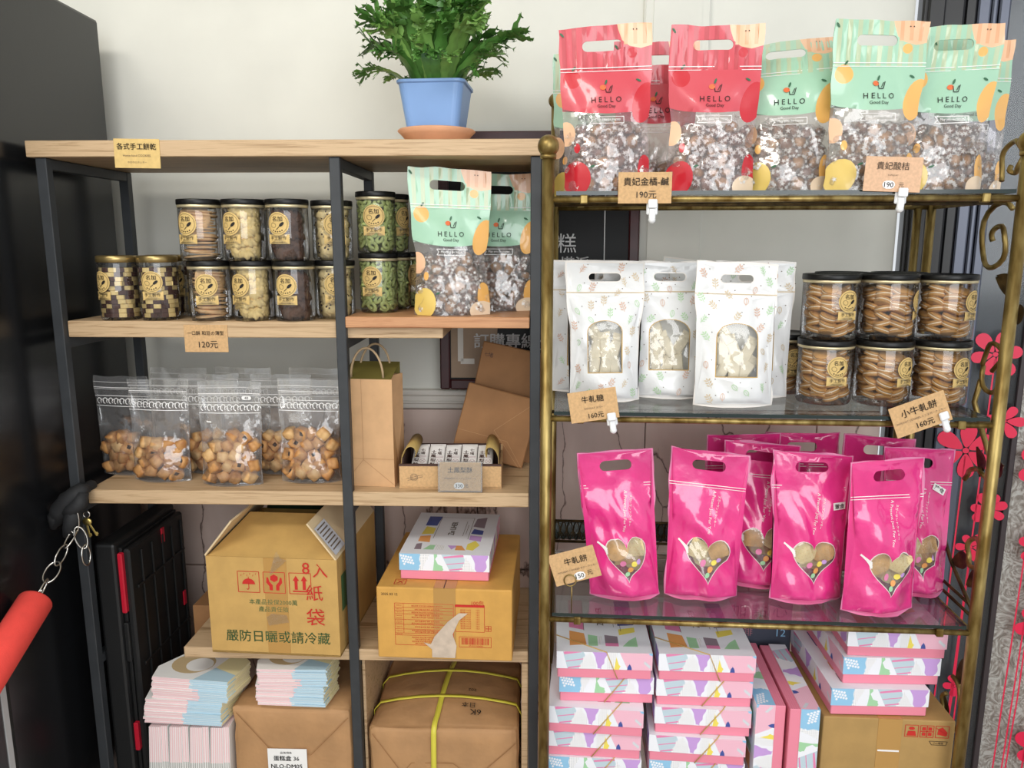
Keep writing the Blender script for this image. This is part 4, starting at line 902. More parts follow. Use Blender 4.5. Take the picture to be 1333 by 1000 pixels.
MB().tube([(-.014 + .010 * math.cos(t), -.002, -.022 + .010 * math.sin(t)) for t in (2 * math.pi * k / 16 for k in range(16))], .0011, 6, closed=True).tube([(-.014, -.002, -.032), (-.0286, .001, -.080)], .001, 6).part('wire_stand', 'brass', c5)
card('kraft 330 card in an acrylic holder before the open cake box', WR.m(.207, .010, S3 + .0285, 0, -4), .074, .052, [('土鳳梨酥', .0, .24, .6, .24, 0, .004), ('PINEAPPLE  パイナップルケーキ', 0, -.06, .84, .07, 1, 0), ('330', -.03, -.32, .18, .16, 2, .01), ('元', .15, -.32, .1, .14, 0, 0)], 'card_kraft', None, True)

# ---------------------------------------------------------------- paper bags and the cake box
def gusset_bag(par, w, d, h, mats, fold=.35):
    f = MB(); q = d * .22
    ring = lambda z, k: [(-w / 2, 0, z), (w / 2, 0, z), (w / 2 - q * k, d / 2, z), (w / 2, d, z), (-w / 2, d, z), (-w / 2 + q * k, d / 2, z)]
    rs = [ring(0, 0), ring(d * .5, .15), ring(h * .7, .7), ring(h, .9)]; vs = [p for r in rs for p in r]
    f.add(vs, [(j * 6 + k, j * 6 + (k + 1) % 6, (j + 1) * 6 + (k + 1) % 6, (j + 1) * 6 + k) for j in range(3) for k in range(6)] + [tuple(range(6))[::-1]], 0)
    return f
pb = thing('paper_bag', 'tall kraft paper bag with rope handles beside the middle post', 'bag', WR.m(.035, .040, S3, -5))
gusset_bag(pb, .098, .075, .20, None).part('body', 'kraft_paper_light', pb, Matrix.Translation((0, 0, 0)))
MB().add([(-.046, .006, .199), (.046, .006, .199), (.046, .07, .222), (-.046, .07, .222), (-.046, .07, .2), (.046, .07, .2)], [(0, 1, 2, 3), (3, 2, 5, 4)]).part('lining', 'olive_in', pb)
line(MB(), [(0, 0), (1, 0)], .1, lambda x, y: (x, 0, y))
g = MB(); line(g, [(-.049, .052), (.049, .052)], .0008, lambda x, y: (x, -.0006, y)); line(g, [(-.048, .002), (-.008, .05), (.048, .004)], .0009, lambda x, y: (x, -.0006, y)); line(g, [(-.008, .05), (-.008, .2)], .0007, lambda x, y: (x, -.0006, y)); g.part('crease', 'kraft_paper', pb)
for y in (.012, .062):
    MB().tube([(.03 * math.cos(t) * (1 if y < .05 else 1), y + (.03 if y > .05 else -.0) * math.sin(t) * .3, .2 + .055 * math.sin(t)) for t in (math.pi * k / 14 for k in range(15))], .0022, 6).part('handle', 'rope_tan', pb)

cbx = thing('cake_box', 'open dark brown lined kraft box with curled flaps holding wrapped cakes', 'box', WR.m(.187, .030, S3, 1))
w, d, h = .186, .115, .042
f = MB()
for a in ((-w / 2, w / 2, 0, .004), (-w / 2, w / 2, d - .004, d), (-w / 2, -w / 2 + .004, .004, d - .004), (w / 2 - .004, w / 2, .004, d - .004)): f.rbox(*a, 0, h if a[3] < d else h + .012, .0008)
f.box(-w / 2, w / 2, 0, d, 0, .003); f.part('tray', 'card_kraft', cbx)
f = MB(); f.box(-w / 2 + .0042, w / 2 - .0042, .0042, d - .0042, .003, .012)
for a in ((-w / 2 + .0041, w / 2 - .0041, .0041, .0065), (-w / 2 + .0041, w / 2 - .0041, d - .0065, d - .0041), (-w / 2 + .0041, -w / 2 + .0065, .0065, d - .0065), (w / 2 - .0065, w / 2 - .0041, .0065, d - .0065)): f.box(*a, .012, h + .002 if a[3] < d - .01 else h + .014)
f.box(-w / 2, w / 2, -.0006, .004, h, h + .0035); f.part('lining', 'mocha', cbx)
for sx in (-1, 1):
    pts = [(sx * (w / 2 - .004) - sx * .013 * (1 - math.cos(t)) , h + .004 + .020 * math.sin(t) + .006 * t) for t in (R(a) for a in range(-20, 235, 17))]
    vs = []
    for x, z in pts: vs += [(x, .006, z), (x + sx * .0, d - .012, z)]
    n = len(pts); o = MB().add(vs, [(2 * k, 2 * k + 1, 2 * k + 3, 2 * k + 2) for k in range(n - 1)], 0, True).part('flap', 'flap_olive', cbx)
    md = o.modifiers.new('paper', 'SOLIDIFY'); md.thickness = .001
g = MB(); F = lambda x, y: (x, -.0006, y); line(g, ell(-.066, .021, .0065, None, 20), .0006, F, 0, True); line(g, ell(-.066, .021, .0045, None, 16), .0005, F, 0, True); line(g, [(-.08, .018), (-.05, .026)], .0006, F); line(g, [(-.078, .015), (-.05, .022)], .0006, F); g.part('stamp', 'ink_soft', cbx)
CAKE = None
for k in range(5):
    M = WR.m(.187 + (k - 2) * .0305, .079, S3 + .0395, 1) @ Matrix.Rotation(R(24 + (k % 2) * 2), 4, 'X') @ Matrix.Rotation(R((-3, 2, -1, 2, -2)[k]), 4, 'Y')
    lab = ('first white wrapped pineapple cake, against the box end by the paper bag', 'second white wrapped pineapple cake from the paper bag end of the box', 'white wrapped pineapple cake in the middle of the open box', 'fourth white wrapped pineapple cake from the paper bag end of the box', 'last white wrapped pineapple cake, against the box end by the end post')[k]
    if CAKE is None:
        CAKE = thing('pineapple_cake', lab, 'pastry', M, 'wrapped pineapple cakes in the open box')
        MB().rbox(-.0145, .0145, -.034, .034, -.008, .009, .004, 0, 2).add([(-.0145, -.033, .002), (.0145, -.033, .002), (.0145, -.043, .0), (-.0145, -.043, .001)], [(0, 1, 2, 3)]).add([(-.0145, .033, .002), (.0145, .033, .002), (.0145, .041, .004), (-.0145, .041, .003)], [(0, 1, 2, 3)]).part('wrapper', 'wrapper_white', CAKE)
        g = MB(); F = lambda x, y: (x, y, .0094)
        for i, c in enumerate('土鳳梨酥'): text(g, c, -.006, .012 - .0115 * i, w=.0098, h=.0105, f=F, bold=.03)
        for i, c in enumerate('七堵'): text(g, c, .005, .018 - .0095 * i, w=.008, h=.0085, f=F, bold=.03)
        line(g, ell(.006, -.014, .0052, .006, 12), .0006, F, 1, True); line(g, [(.002, -.01), (.01, -.018)], .0006, F, 1); line(g, [(.002, -.018), (.01, -.01)], .0006, F, 1); line(g, [(-.001, .0), (.012, .0)], .0007, F, 1); line(g, [(-.001, -.003), (.012, -.003)], .0007, F, 1)
        g.part('print', ['mocha', 'mauve_paper'], CAKE)
    else: dup(CAKE, M, lab)
for nme, lab, u, w_, rz, ry, ww, hh, mt in (('carrier_bag', 'brown printed carrier bag leaning behind the other, by the menu board', .262, .205, -2, 12, .15, .225, 'kraft_brown'), ('carrier_bag', 'brown folded carrier bag leaning behind the open cake box', .245, .165, -3, 14, .145, .140, 'kraft_brown')):
    par = thing(nme, lab, 'bag', WR.m(u, w_, S3 + (.012 if hh > .2 else .017), rz, -7, ry), 'brown carrier bags behind the cake box')
    MB().rbox(-ww / 2, ww / 2, 0, .016, 0, hh, .002).part('body', mt, par)
    g = MB(); F = lambda x, y: (x, -.0006, y)
    if hh > .2:
        text(g, '七堵土鳳梨酥', .02, .105, w=.07, f=F); line(g, [(-.06 + .008 * k, .12 + .006 * math.sin(k * 1.7)) for k in range(16)], .0006, F); line(g, [(-.06, .055), (.06, .055)], .0006, F); text(g, '堵', -.055, .2, w=.01, f=F); text(g, '七', -.064, .2, w=.008, f=F)
        line(g, [(-.02 + .006 * k, .095 - .004 * math.sin(k)) for k in range(15)], .0005, F); g.part('print', 'mocha', par)
    else:
        line(g, [(-ww / 2, .045), (.03, .045), (.072, .0)], .0009, F); line(g, [(.072, .14), (.0, .06), (.065, .0)], .0009, F); g.part('crease', 'kraft_paper', par)

# ---------------------------------------------------------------- cartons
def tape(par, x, w, z0, z1, y=-.0006, top=None):
    f = MB().box(x - w / 2, x + w / 2, y, y + .0004, z0, z1)
    if top: f.box(x - w / 2, x + w / 2, 0, top[1], z1, z1 + .0005)
    return f.part('tape', 'packing_tape', par)
c1 = thing('carton', 'open kraft carton with red care symbols and raised flaps, on the short board', 'carton', WR.m(-.256, -.012, S4, -3))
w, d, h = .243, .262, .189
f = MB()
for a in ((0, w, 0, .004), (0, w, d - .004, d), (0, .004, .004, d - .004), (w - .004, w, .004, d - .004)): f.box(*a, 0, h)
f.box(0, w, 0, d, 0, .004); f.part('body', 'carton_kraft', c1)
F = lambda x, y: (x, -.0007, y)
fl = MB().add([(.004, .002, h), (w - .004, .002, h), (w - .040, .110, h + .046), (.040, .110, h + .046)], [(0, 1, 2, 3)]); o = fl.part('flap', 'carton_kraft', c1); o.modifiers.new('board', 'SOLIDIFY').thickness = .003
fl = MB().add([(.01, d - .004, h), (w - .01, d - .004, h), (w - .04, d - .03, h + .085), (.04, d - .03, h + .085)], [(0, 1, 2, 3)]); o = fl.part('flap', 'carton_in', c1); o.modifiers.new('board', 'SOLIDIFY').thickness = .003
for sx in (0, 1):
    x0 = w * sx; k = 1 if sx == 0 else -1
    fl = MB().add([(x0, .0, h), (x0, d, h), (x0 + k * .052, d, h + .066), (x0 + k * .052, .004, h + .066)], [(0, 1, 2, 3)]); o = fl.part('flap', 'board_edge', c1); o.modifiers.new('board', 'SOLIDIFY').thickness = .003
g = MB(); s3 = lambda x, y: (w - .046 + x * .72 - .0, .0 + 0 * x - .004, h + .058 - x * .92 * 1.0 + 0 * y)
fx = lambda a, b: (w - .0495 + a * .043 + .003, .012 + b, h + .063 - a * .055 + .004)
fx = lambda a, b: (w - .052 + a * .052, .006 + b, h + .066 - a * .066 + .0035)
g.add([fx(.22, 0), fx(.95, 0), fx(.95, .055), fx(.22, .055)], [(0, 1, 2, 3)]);
for k in range(7): q = .28 + .09 * k; g.add([(lambda p: (p[0], p[1], p[2] + .0006))(fx(a, b)) for a, b in ((q, .006), (q + .03, .006), (q + .03, .048), (q, .048))], [(0, 1, 2, 3)], 1)
g.part('shipping_label', ['grey_label', 'ink_soft'], c1)
tape(c1, w * .53, .042, .004, h)
g = MB()
for bx in (.058, .106, .154):
    s_ = .040; line(g, [(bx, .122), (bx + s_, .122), (bx + s_, .122 + s_), (bx, .122 + s_)], .0012, F, 0, True)
ux, uz = .078, .140
flat(g, [(ux + .012 * math.cos(math.pi * k / 12), uz - .0025 + .011 * math.sin(math.pi * k / 12)) for k in range(13)], F); line(g, [(ux, uz), (ux, uz - .011), (ux - .002, uz - .013), (ux - .004, uz - .011)], .0014, F); line(g, [(ux, uz + .008), (ux, uz + .012)], .0012, F)
for k in range(6): line(g, [(ux - .014 + .0055 * k, uz + .013 + .003 * (k % 2)), (ux - .013 + .0055 * k, uz + .016 + .003 * (k % 2))], .0008, F)
hx, hz = .126, .144
flat(g, [(hx - .007, hz + .003), (hx, hz - .001), (hx + .007, hz + .003), (hx + .007, hz + .010), (hx, hz + .014), (hx - .007, hz + .010)], F)
for sg in (-1, 1): flat(g, [(hx + sg * .014, hz + .008), (hx + sg * .011, hz + .008), (hx + sg * .009, hz), (hx + sg * .003, hz - .007), (hx + sg * .003, hz - .017), (hx + sg * .009, hz - .017), (hx + sg * .0095, hz - .009), (hx + sg * .015, hz - .002)], F)
for sg in (-1, 1): ax = .174 + sg * .0075; flat(g, [(ax - .0028, .130), (ax + .0028, .130), (ax + .0028, .147), (ax + .006, .147), (ax, .157), (ax - .006, .147), (ax - .0028, .147)], F)
flat(g, [(.160, .1255), (.188, .1255), (.188, .128), (.160, .128)], F)
text(g, '本產品投保2000萬', .122, .104, w=.09, f=F, mi=1); text(g, '產品責任險', .122, .090, w=.056, f=F, mi=1)
text(g, '嚴防日曬或請冷藏', .127, .036, w=.196, f=F, mi=1, bold=.008)
for s_, x, y, hh in (('8', .186, .172, .022), ('入', .212, .168, .026), ('紙', .200, .125, .030), ('袋', .200, .078, .046)): text(g, s_, x, y, h=hh, w=.034, f=lambda a, b: (a, -.0014, b), bold=-.008 if 0 else 0)
g.part('print', ['ink_red', 'ink_green'], c1)
g = MB(); Fs = lambda x, y: (w + .0007, x, y); flat(g, [(.02, .08), (.06, .08), (.06, .15), (.02, .15)], Fs, 0); flat(g, [(.09, .03), (.12, .03), (.12, .16), (.09, .16)], Fs, 0); g.part('side_print', ['ink_green'], c1)
g = MB(); rnd = random.Random(3)
flat(g, [(.112, .058), (.150, .066), (.146, .080), (.118, .082), (.108, .074)], lambda x, y: (x, -.0016, y)); flat(g, [(.118, .156), (.152, .186), (.140, .190), (.134, .204), (.128, .190)], lambda x, y: (x, -.002, y)); g.part('torn_tape', 'film_clear', c1)

c2 = thing('carton', 'golden carton with a printed red nutrition table, under the pastel gift box', 'carton', WR.m(.0555, -.022, S4, -2))
w, d, h = .246, .270, .138
f = MB().rbox(0, w, 0, d, 0, h, .0025, 0, 2); f.part('body', 'carton_orange', c2)
tape(c2, w * .505, .040, .003, h, top=(0, .26)); MB().box(w * .5 - .0008, w * .5 + .0008, .0, .262, h + .0004, h + .0010).part('lid_seam', 'mocha', c2)
g = MB()
def frame_(x0, x1, z0, z1, t=.0007, mi=0): line(g, [(x0, z0), (x1, z0), (x1, z1), (x0, z1)], t, F, mi, True)
frame_(.033, .140, .027, .108); frame_(.143, .196, .056, .108)
for z in (.1, .094, .0875, .0765, .067, .058, .050, .046): line(g, [(.033, z), (.140, z)], .0006, F)
line(g, [(.049, .05), (.049, .108)], .0006, F)
for z in (.104, .097, .091, .084, .079, .073, .0695, .062, .054, .048): text(g, '營養標示資訊', .041, z, w=.011, h=.0028, f=F)
for k, z in enumerate((.1035, .0965, .0905, .085, .081, .0735, .0695, .0625, .0555, .0525, .042, .038, .034, .030)): text(g, ('產品名稱 有效日期 內容物成份 保存方法', '原料 砂糖 奶粉 香料 品質改良劑')[k % 2], .092, z, w=(.06, .085, .075)[k % 3], h=.003, f=F)
flat(g, [(.143, .1035), (.196, .1035), (.196, .108), (.143, .108)], F); text(g, '100包', .184, .112, w=.022, f=F)
for k in range(9): text(g, '蛋白質 0.9公克', .162, .098 - .0044 * k, w=.03, h=.0028, f=F); text(g, '16.0', .184, .098 - .0044 * k, w=.012, h=.0028, f=F)
frame_(.150, .208, .026, .046)
rnd = random.Random(8); x = .154
while x < .203: t = rnd.choice((.0006, .001, .0016)); flat(g, [(x, .031), (x + t, .031), (x + t, .044), (x, .044)], F); x += t + rnd.choice((.0007, .001, .0014))
text(g, '471015 026091', .18, .0285, w=.035, h=.003, f=F)
frame_(.198, .208, .058, .068); line(g, [(.1985, .063), (.2075, .063)], .0012, F); line(g, [(.203, .0585), (.203, .0675)], .0012, F)
text(g, '2025 03 12', .024, .125, w=.03, h=.006, f=F, mi=1)
Ft = lambda x, y: (x, y, h + .0009); line(g, [(.03, .012), (.05, .012), (.05, .032), (.03, .032)], .0012, Ft, 0, True); line(g, [(.034, .016), (.046, .028)], .0015, Ft); line(g, [(.034, .028), (.046, .016)], .0015, Ft)
g.part('print', ['ink_red', 'ink'], c2)
g = MB(); FT = lambda x, y: (x, -.0014, y)
for q in ([(.10, .004), (.142, .004), (.145, .028), (.138, .05), (.105, .045), (.098, .03), (.085, .033), (.10, .02)], [(.105, .045), (.138, .05), (.15, .078), (.166, .092), (.150, .092), (.13, .075)]): flat(g, q, FT)
g.part('torn_tape', 'torn_tape', c2)
c3 = thing('carton', 'khaki sealed carton with red handling icons under three pastel gift boxes', 'carton', GR.m(.484, .030, G4, 0))
w, d, h = .221, .218, .1435
MB().rbox(0, w, 0, d, 0, h, .002, 0, 2).part('body', 'carton_khaki', c3); tape(c3, w * .51, .040, .003, h, top=(0, .215))
MB().box(w * .51 - .018, w * .51 + .018, -.0012, -.0008, .082, .085).part('tape_glint', 'white_print', c3)  # white strip laid on the tape as a painted highlight
g = MB()
for k in range(3):
    x = .138 + .0255 * k; line(g, [(x, .112), (x + .022, .112), (x + .022, .134), (x, .134)], .0010, F, 0, True)
flat(g, ell(.149, .128, .005, .003, 10), F); flat(g, [(.141, .114), (.157, .114), (.155, .123), (.143, .123)], F)
for a in ((.1665, .115), (.1665, .125), (.1765, .115), (.1765, .125)): flat(g, [(a[0], a[1]), (a[0] + .006, a[1]), (a[0] + .006, a[1] + .006), (a[0], a[1] + .006)], F)
line(g, [(.1635, .123), (.1855, .123)], .0014, F); line(g, [(.1746, .112), (.1746, .134)], .0014, F)
flat(g, [(.192, .118), (.207, .115), (.209, .122), (.2, .132), (.193, .128)], F); line(g, [(.19, .130), (.209, .117)], .001, F)
line(g, [(.18, .105), (.21, .105), (.208, .098), (.184, .098)], .0008, F, 1, True); text(g, '小心輕放', .195, .1015, w=.022, h=.004, f=F, mi=1); g.part('print', ['ink_red', 'ink'], c3)
MB().rbox(.16, .19, .09, .11, h + .0002, h + .0012, .0004).part('green_tape', 'box_green', c3)

# ---------------------------------------------------------------- pastel gift boxes
GW, GD, GH, LH = .166, .218, .050, .032
def jag(pts, seed, n=3, a=.03):
    rnd = random.Random(seed); o = []
    for k in range(len(pts)):
        p, q = pts[k], pts[(k + 1) % len(pts)]
        for i in range(n): t = i / n; o.append((p[0] + (q[0] - p[0]) * t + (rnd.uniform(-a, a) if i else 0), p[1] + (q[1] - p[1]) * t + (rnd.uniform(-a, a) if i else 0)))
    return o
BANDS = ['box_white', 'box_blue', 'box_dotted', 'box_green', 'box_stripe', 'box_purple', 'box_yellow', 'box_pinkdot', 'box_navy', 'box_rose', 'box_grey', 'box_orange', 'box_taupe']
def band(kind):          # unit strip, x 0..1, y 0..1
    if kind == 0:
        r = [(jag([(-.1, 1.1), (.24, 1.1), (.255, .5), (.22, -.1), (-.1, -.1)], 1), 1), (jag([(.24, 1.1), (.33, 1.1), (.28, .4), (.24, -.1), (.20, -.1)], 2), 2), (jag([(.385, 1.1), (.42, 1.1), (.42, .5), (.48, .2), (.47, -.1), (.37, -.1)], 3, 3, .02), 3),
             ([(.46, 1.1), (.70, 1.1), (.73, .7), (.69, -.1), (.57, -.1)], 4), (jag([(.74, .9), (.80, .4), (.84, -.1), (.66, -.1), (.70, .3)], 4, 3, .015), 2), (jag([(.78, 1.1), (.985, 1.1), (.97, .4), (.93, .0), (.86, .0), (.84, .5)], 5, 3, .015), 5)]
        r += [([(.49, .86), (.71, 1.02), (.72, .88), (.50, .76)], 9), ([(.52, .42), (.72, .55), (.72, .50), (.53, .38)], 9), ([(.55, .1), (.70, .2), (.70, .12), (.56, .03)], 9)]
        for k in range(16): r.append((ell(.02 + .028 * (k % 5) + .012 * (k // 5), .88 - .17 * (k // 5) - .03 * (k % 5), .0125, .075, 8), 0))
        return r
    r = [([(.06, 1.1), (.27, 1.1), (.30, .8), (.24, -.1), (.12, -.1), (.09, .5)], 4), (jag([(.28, .7), (.36, 1.0), (.42, .3), (.41, -.1), (.23, -.1)], 6, 3, .015), 2), (jag([(.36, 1.1), (.54, 1.1), (.50, .35), (.47, .0), (.43, .1), (.41, .5)], 7, 3, .015), 5),
         (jag([(.56, 1.1), (.64, 1.1), (.62, -.1), (.52, -.1)], 8, 3, .01), 2), (jag([(.625, .75), (.645, .4), (.67, .2), (.66, -.1), (.60, -.1)], 9, 2, .01), 6), ([(.65, 1.1), (1.1, 1.1), (1.1, -.1), (.76, -.1), (.72, .3)], 7), ([(.735, -.1), (.745, .2), (.765, .35), (.785, .15), (.79, -.1)], 8), ([(.92, .55), (.985, .25), (.975, .1), (.91, .4)], 10), ([(.95, 1.1), (1.1, 1.1), (1.1, .7), (.97, .9)], 1)]
    return r + [([(.07, .98), (.26, 1.1), (.26, .98), (.08, .82)], 9), ([(.10, .45), (.28, .62), (.28, .56), (.10, .4)], 9), ([(.12, .08), (.25, .2), (.25, .12), (.12, .0)], 9)]
def top_print(kind):
    r = [([(.14, .10), (.86, .10), (.86, .90), (.14, .90)], 0)]
    A_ = [([(.14, .10), (.22, .10), (.20, .24), (.14, .22)], 12), ([(.24, .10), (.36, .10), (.36, .2), (.30, .2)], 3), ([(.38, .10), (.48, .10), (.46, .2), (.36, .22)], 2), ([(.50, .2), (.62, .2), (.56, .11)], 5), ([(.60, .10), (.72, .10), (.66, .2), (.60, .2)], 11), ([(.72, .12), (.80, .10), (.86, .22), (.80, .32), (.72, .24)], 6),
          ([(.72, .34), (.86, .30), (.86, .42), (.72, .44)], 5), ([(.72, .48), (.86, .46), (.86, .56), (.74, .60)], 8), ([(.72, .66), (.86, .62), (.86, .9), (.74, .86)], 12), ([(.14, .28), (.28, .26), (.26, .42), (.14, .40)], 11), ([(.14, .44), (.28, .46), (.28, .60), (.16, .64)], 6), ([(.14, .66), (.28, .66), (.30, .9), (.14, .9)], 8)]
    B_ = [([(.14, .10), (.32, .12), (.30, .3), (.14, .34)], 11), ([(.14, .40), (.30, .36), (.30, .6), (.14, .56)], 9), ([(.14, .62), (.3, .62), (.3, .9), (.14, .9)], 7), ([(.34, .10), (.44, .10), (.44, .26), (.34, .28)], 3), ([(.46, .12), (.50, .26), (.44, .26)], 2), ([(.52, .10), (.66, .10), (.66, .26), (.52, .28)], 12), ([(.52, .10), (.66, .10), (.66, .15), (.52, .15)], 9), ([(.70, .10), (.86, .10), (.86, .26), (.78, .2)], 3), ([(.68, .28), (.86, .34), (.86, .42), (.68, .38)], 6), ([(.68, .44), (.86, .46), (.86, .9), (.68, .9)], 8), ([(.68, .50), (.76, .5), (.76, .72), (.68, .72)], 5)]
    return r + (A_ if kind == 0 else B_)
def gift_mesh(kind):
    par = thing('gift_box', 'x', 'box', Matrix.Identity(4), 'pastel collage gift boxes')
    e = .0018; MB().rbox(-GW / 2 + e, GW / 2 - e, e, GD - e, 0, LH * .9, .001).part('base', 'box_base_pink', par)
    f = MB(); z0 = GH - LH
    for k, (L, mp) in enumerate(((GW, lambda x, y: (-GW / 2 + x, 0, z0 + y)), (GD, lambda x, y: (GW / 2, x, z0 + y)), (GW, lambda x, y: (GW / 2 - x, GD, z0 + y)), (GD, lambda x, y: (-GW / 2, GD - x, z0 + y)))):
        kk = kind if k % 2 == 0 else 1 - kind
        vs, fs, ms = cdt([(0, 0), (L, 0), (L, LH), (0, LH)], [([(max(-.1 * L, x * L), y * LH) for x, y in q], m_) for q, m_ in band(kk)]); f.add([mp(x, y) for x, y in vs], fs, ms)
    vs, fs, ms = cdt([(0, 0), (GW, 0), (GW, GD), (0, GD)], [([(x * GW, y * GD) for x, y in q], m_) for q, m_ in top_print(kind)]); f.add([(-GW / 2 + x, y, GH) for x, y in vs], fs, ms)
    f.add([(-GW / 2, 0, z0), (GW / 2, 0, z0), (GW / 2, GD, z0), (-GW / 2, GD, z0)], [(3, 2, 1, 0)])
    f.part('lid', BANDS, par)
    g = MB(); F = lambda x, y: (x, y, GH + .0006); text(g, 'Zin LIHER', -.002, .13, w=.07, h=.014, f=F, rot=90, bold=.02); line(g, [(.022, .09), (.022, .17)], .0007, F); line(g, [(.027, .10), (.027, .15)], .0007, F); line(g, [(-.033, .075), (-.033, .19), (.034, .19), (.034, .075)], .0008, F)
    g.part('lettering', 'ink_soft', par)
    return par
GP = [gift_mesh(0), gift_mesh(1)]; GU = [0, 0]
def gift(kind, M, label, cord=None):
    if GU[kind] == 0: o = GP[kind]; o.matrix_world = M; o['label'] = label; GU[kind] = 1
    else: o = dup(GP[kind], M, label)
    CORDS.append((o, cord)); return o
CORDS = []
gift(0, WR.m(.176, .006, S4 + .139, -2.5), 'pastel collage gift box lying on the golden carton in the wooden rack')
for k, (u, w_, kd, rz) in enumerate(((.104, .026, 1, 1), (.109, .034, 0, 1), (.090, .014, 1, -2), (.088, .022, 1, -1), (.090, .020, 0, 0))):
    gift(kd, GR.m(u, w_, G4 + .2008 - .0502 * k, rz), ('topmost gift box of the stack by the brass corner post', 'second gift box from the top in the stack by the brass corner post', 'third gift box from the top in the stack by the brass corner post', 'fourth gift box from the top in the stack by the brass corner post', 'bottom gift box of the stack by the brass corner post')[k], (1, -1)[k > 0])
for k, (u, w_, kd, rz) in enumerate(((.281, .030, 1, 1), (.279, .034, 1, 1), (.277, .026, 1, -1), (.268, .018, 1, -2), (.270, .022, 0, 0))):
    gift(kd, GR.m(u, w_, G4 + .2008 - .0502 * k, rz), ('topmost gift box of the stack beside the upright boxes', 'second gift box from the top in the stack beside the upright boxes', 'third gift box from the top in the stack beside the upright boxes', 'fourth gift box from the top in the stack beside the upright boxes', 'bottom gift box of the stack beside the upright boxes')[k], (1, -1)[k > 0])
up = lambda u, w_, s, rz, rl: GR.m(u, w_, G4 + GW / 2 + .001, rz, 0, rl) @ Matrix.Rotation(R(90 * s), 4, 'Y')
gift(1, up(.4165, .020, -1, 0, 0), 'upright pastel gift box standing against the flat stack, pink base outward')
gift(0, up(.4215, .012, 1, 0, 0), 'upright pastel gift box standing on edge next to the khaki carton')
for k, (u, w_, kd, rz) in enumerate(((.578, .036, 0, 2), (.600, .052, 0, 2), (.606, .054, 1, 0))):
    gift(kd, GR.m(u, w_, G4 + .1450 + .0502 * k, rz), ('lowest gift box lying directly on the khaki carton', 'middle gift box of the three on the khaki carton', 'highest gift box on the khaki carton, just under the glass shelf')[k])
for o, c in CORDS:
    if not c: continue
    pts = [(-GW / 2 - .0008, .055, GH + .0012), (GW * .02, -.0012, GH + .0012), (GW * .14, -.0012, .0012)] if c > 0 else [(GW * .30, .03, GH + .0008), (GW * .20, -.0012, GH + .0006), (-GW * .02, -.0012, .0012)]
    MB().tube(pts, .0009, 6).part('elastic_cord', 'ink_gold', o)
# printed carrier behind the upright boxes
bb = thing('carrier_bag', 'mauve and slate printed carrier bag behind the upright gift boxes', 'bag', GR.m(.425, .263, G4, 0))
MB().rbox(-.065, .065, -.006, .003, .0, .198, .001).rbox(-.065, .065, -.006, .003, .198, .262, .001, 1).part('body', ['slate_paper', 'mauve_paper'], bb)
g = MB(); F = lambda x, y: (x, -.0068, y)
text(g, '加 點 心', .0, .225, w=.11, f=F, mi=0); text(g, 'YOR SOP YOU', .012, .146, w=.085, h=.008, f=F, mi=0, bold=.02); text(g, '12', .045, .178, h=.016, f=F, mi=1); text(g, '咖啡', -.03, .178, h=.018, w=.05, f=F, mi=2); g.part('print', ['ink', 'box_blue', 'mauve_paper'], bb)

# ---------------------------------------------------------------- folded pastel sheets and wrapped parcels
def sheet_mesh(kind, th):
    L, Wd = .150, .105; f = MB()
    o = [(-L / 2, .0), (L / 2, .0), (L / 2 + .012, Wd * .7), (L / 2 - .02, Wd), (-L / 2 + .03, Wd), (-L / 2 - .008, Wd * .35)]
    ring = [(p[0], p[1]) for p in ell(-.02, .055, .042, .036, 24)]; inner = ell(-.006, .052, .026, .024, 20)
    rg = [(ring, 1), (inner, 0), ([(.0, -.01), (.09, -.01), (.09, .03), (.03, .045)], 2), ([(.03, .045), (.09, .02), (.1, .12), (.05, .12)], 4)]
    vs, fs, ms = cdt(o, rg); f.add([(x, y, th) for x, y in vs], fs, ms); f.add([(x, y, 0) for x, y in vs], [q[::-1] for q in fs], ms)
    for k in range(6):
        (xa, ya), (xb, yb) = o[k], o[(k + 1) % 6]
        if k == 0: cuts = [xa, xa + L * (.5 + .06 * kind), xb]; cols = [3, 2]
        else: cuts = [0, 1]; cols = [4 if k == 1 else 3]
        for c in range(len(cuts) - 1):
            if k == 0: p, q = (cuts[c], 0), (cuts[c + 1], 0)
            else: p, q = (xa, ya), (xb, yb)
            f.add([(p[0], p[1], .0003), (q[0], q[1], .0003), (q[0], q[1], th - .0003), (p[0], p[1], th - .0003)], [(0, 1, 2, 3)], cols[c])
            f.add([(p[0], p[1], 0), (q[0], q[1], 0), (q[0], q[1], .0003), (p[0], p[1], .0003)], [(0, 1, 2, 3)], 0); f.add([(p[0], p[1], th - .0003), (q[0], q[1], th - .0003), (q[0], q[1], th), (p[0], p[1], th)], [(0, 1, 2, 3)], 0)
    return f.mesh('folded_gift_bag', ['paper_white', 'beige', 'pastel_blue', 'pastel_pink', 'pastel_yellow'])
SH = [sheet_mesh(k, .0037) for k in range(3)]; rnd = random.Random(5)
def ORD(k):
    a = ['first', 'second', 'third', 'fourth', 'fifth', 'sixth', 'seventh', 'eighth', 'ninth', 'tenth', 'eleventh', 'twelfth', 'thirteenth', 'fourteenth', 'fifteenth', 'sixteenth', 'seventeenth', 'eighteenth', 'nineteenth', 'twentieth']
    return a[k] if k < 20 else ('twenty-' if k < 29 else 'thirty-' if k > 29 else 'thirtieth') + (a[(k + 1) % 10 - 1] if k != 29 else '')
def sheet(M, label, group, k): o = link('folded_gift_bag', SH[k % 3]); o.matrix_world = M; tag(o, label, 'paper bag', group)
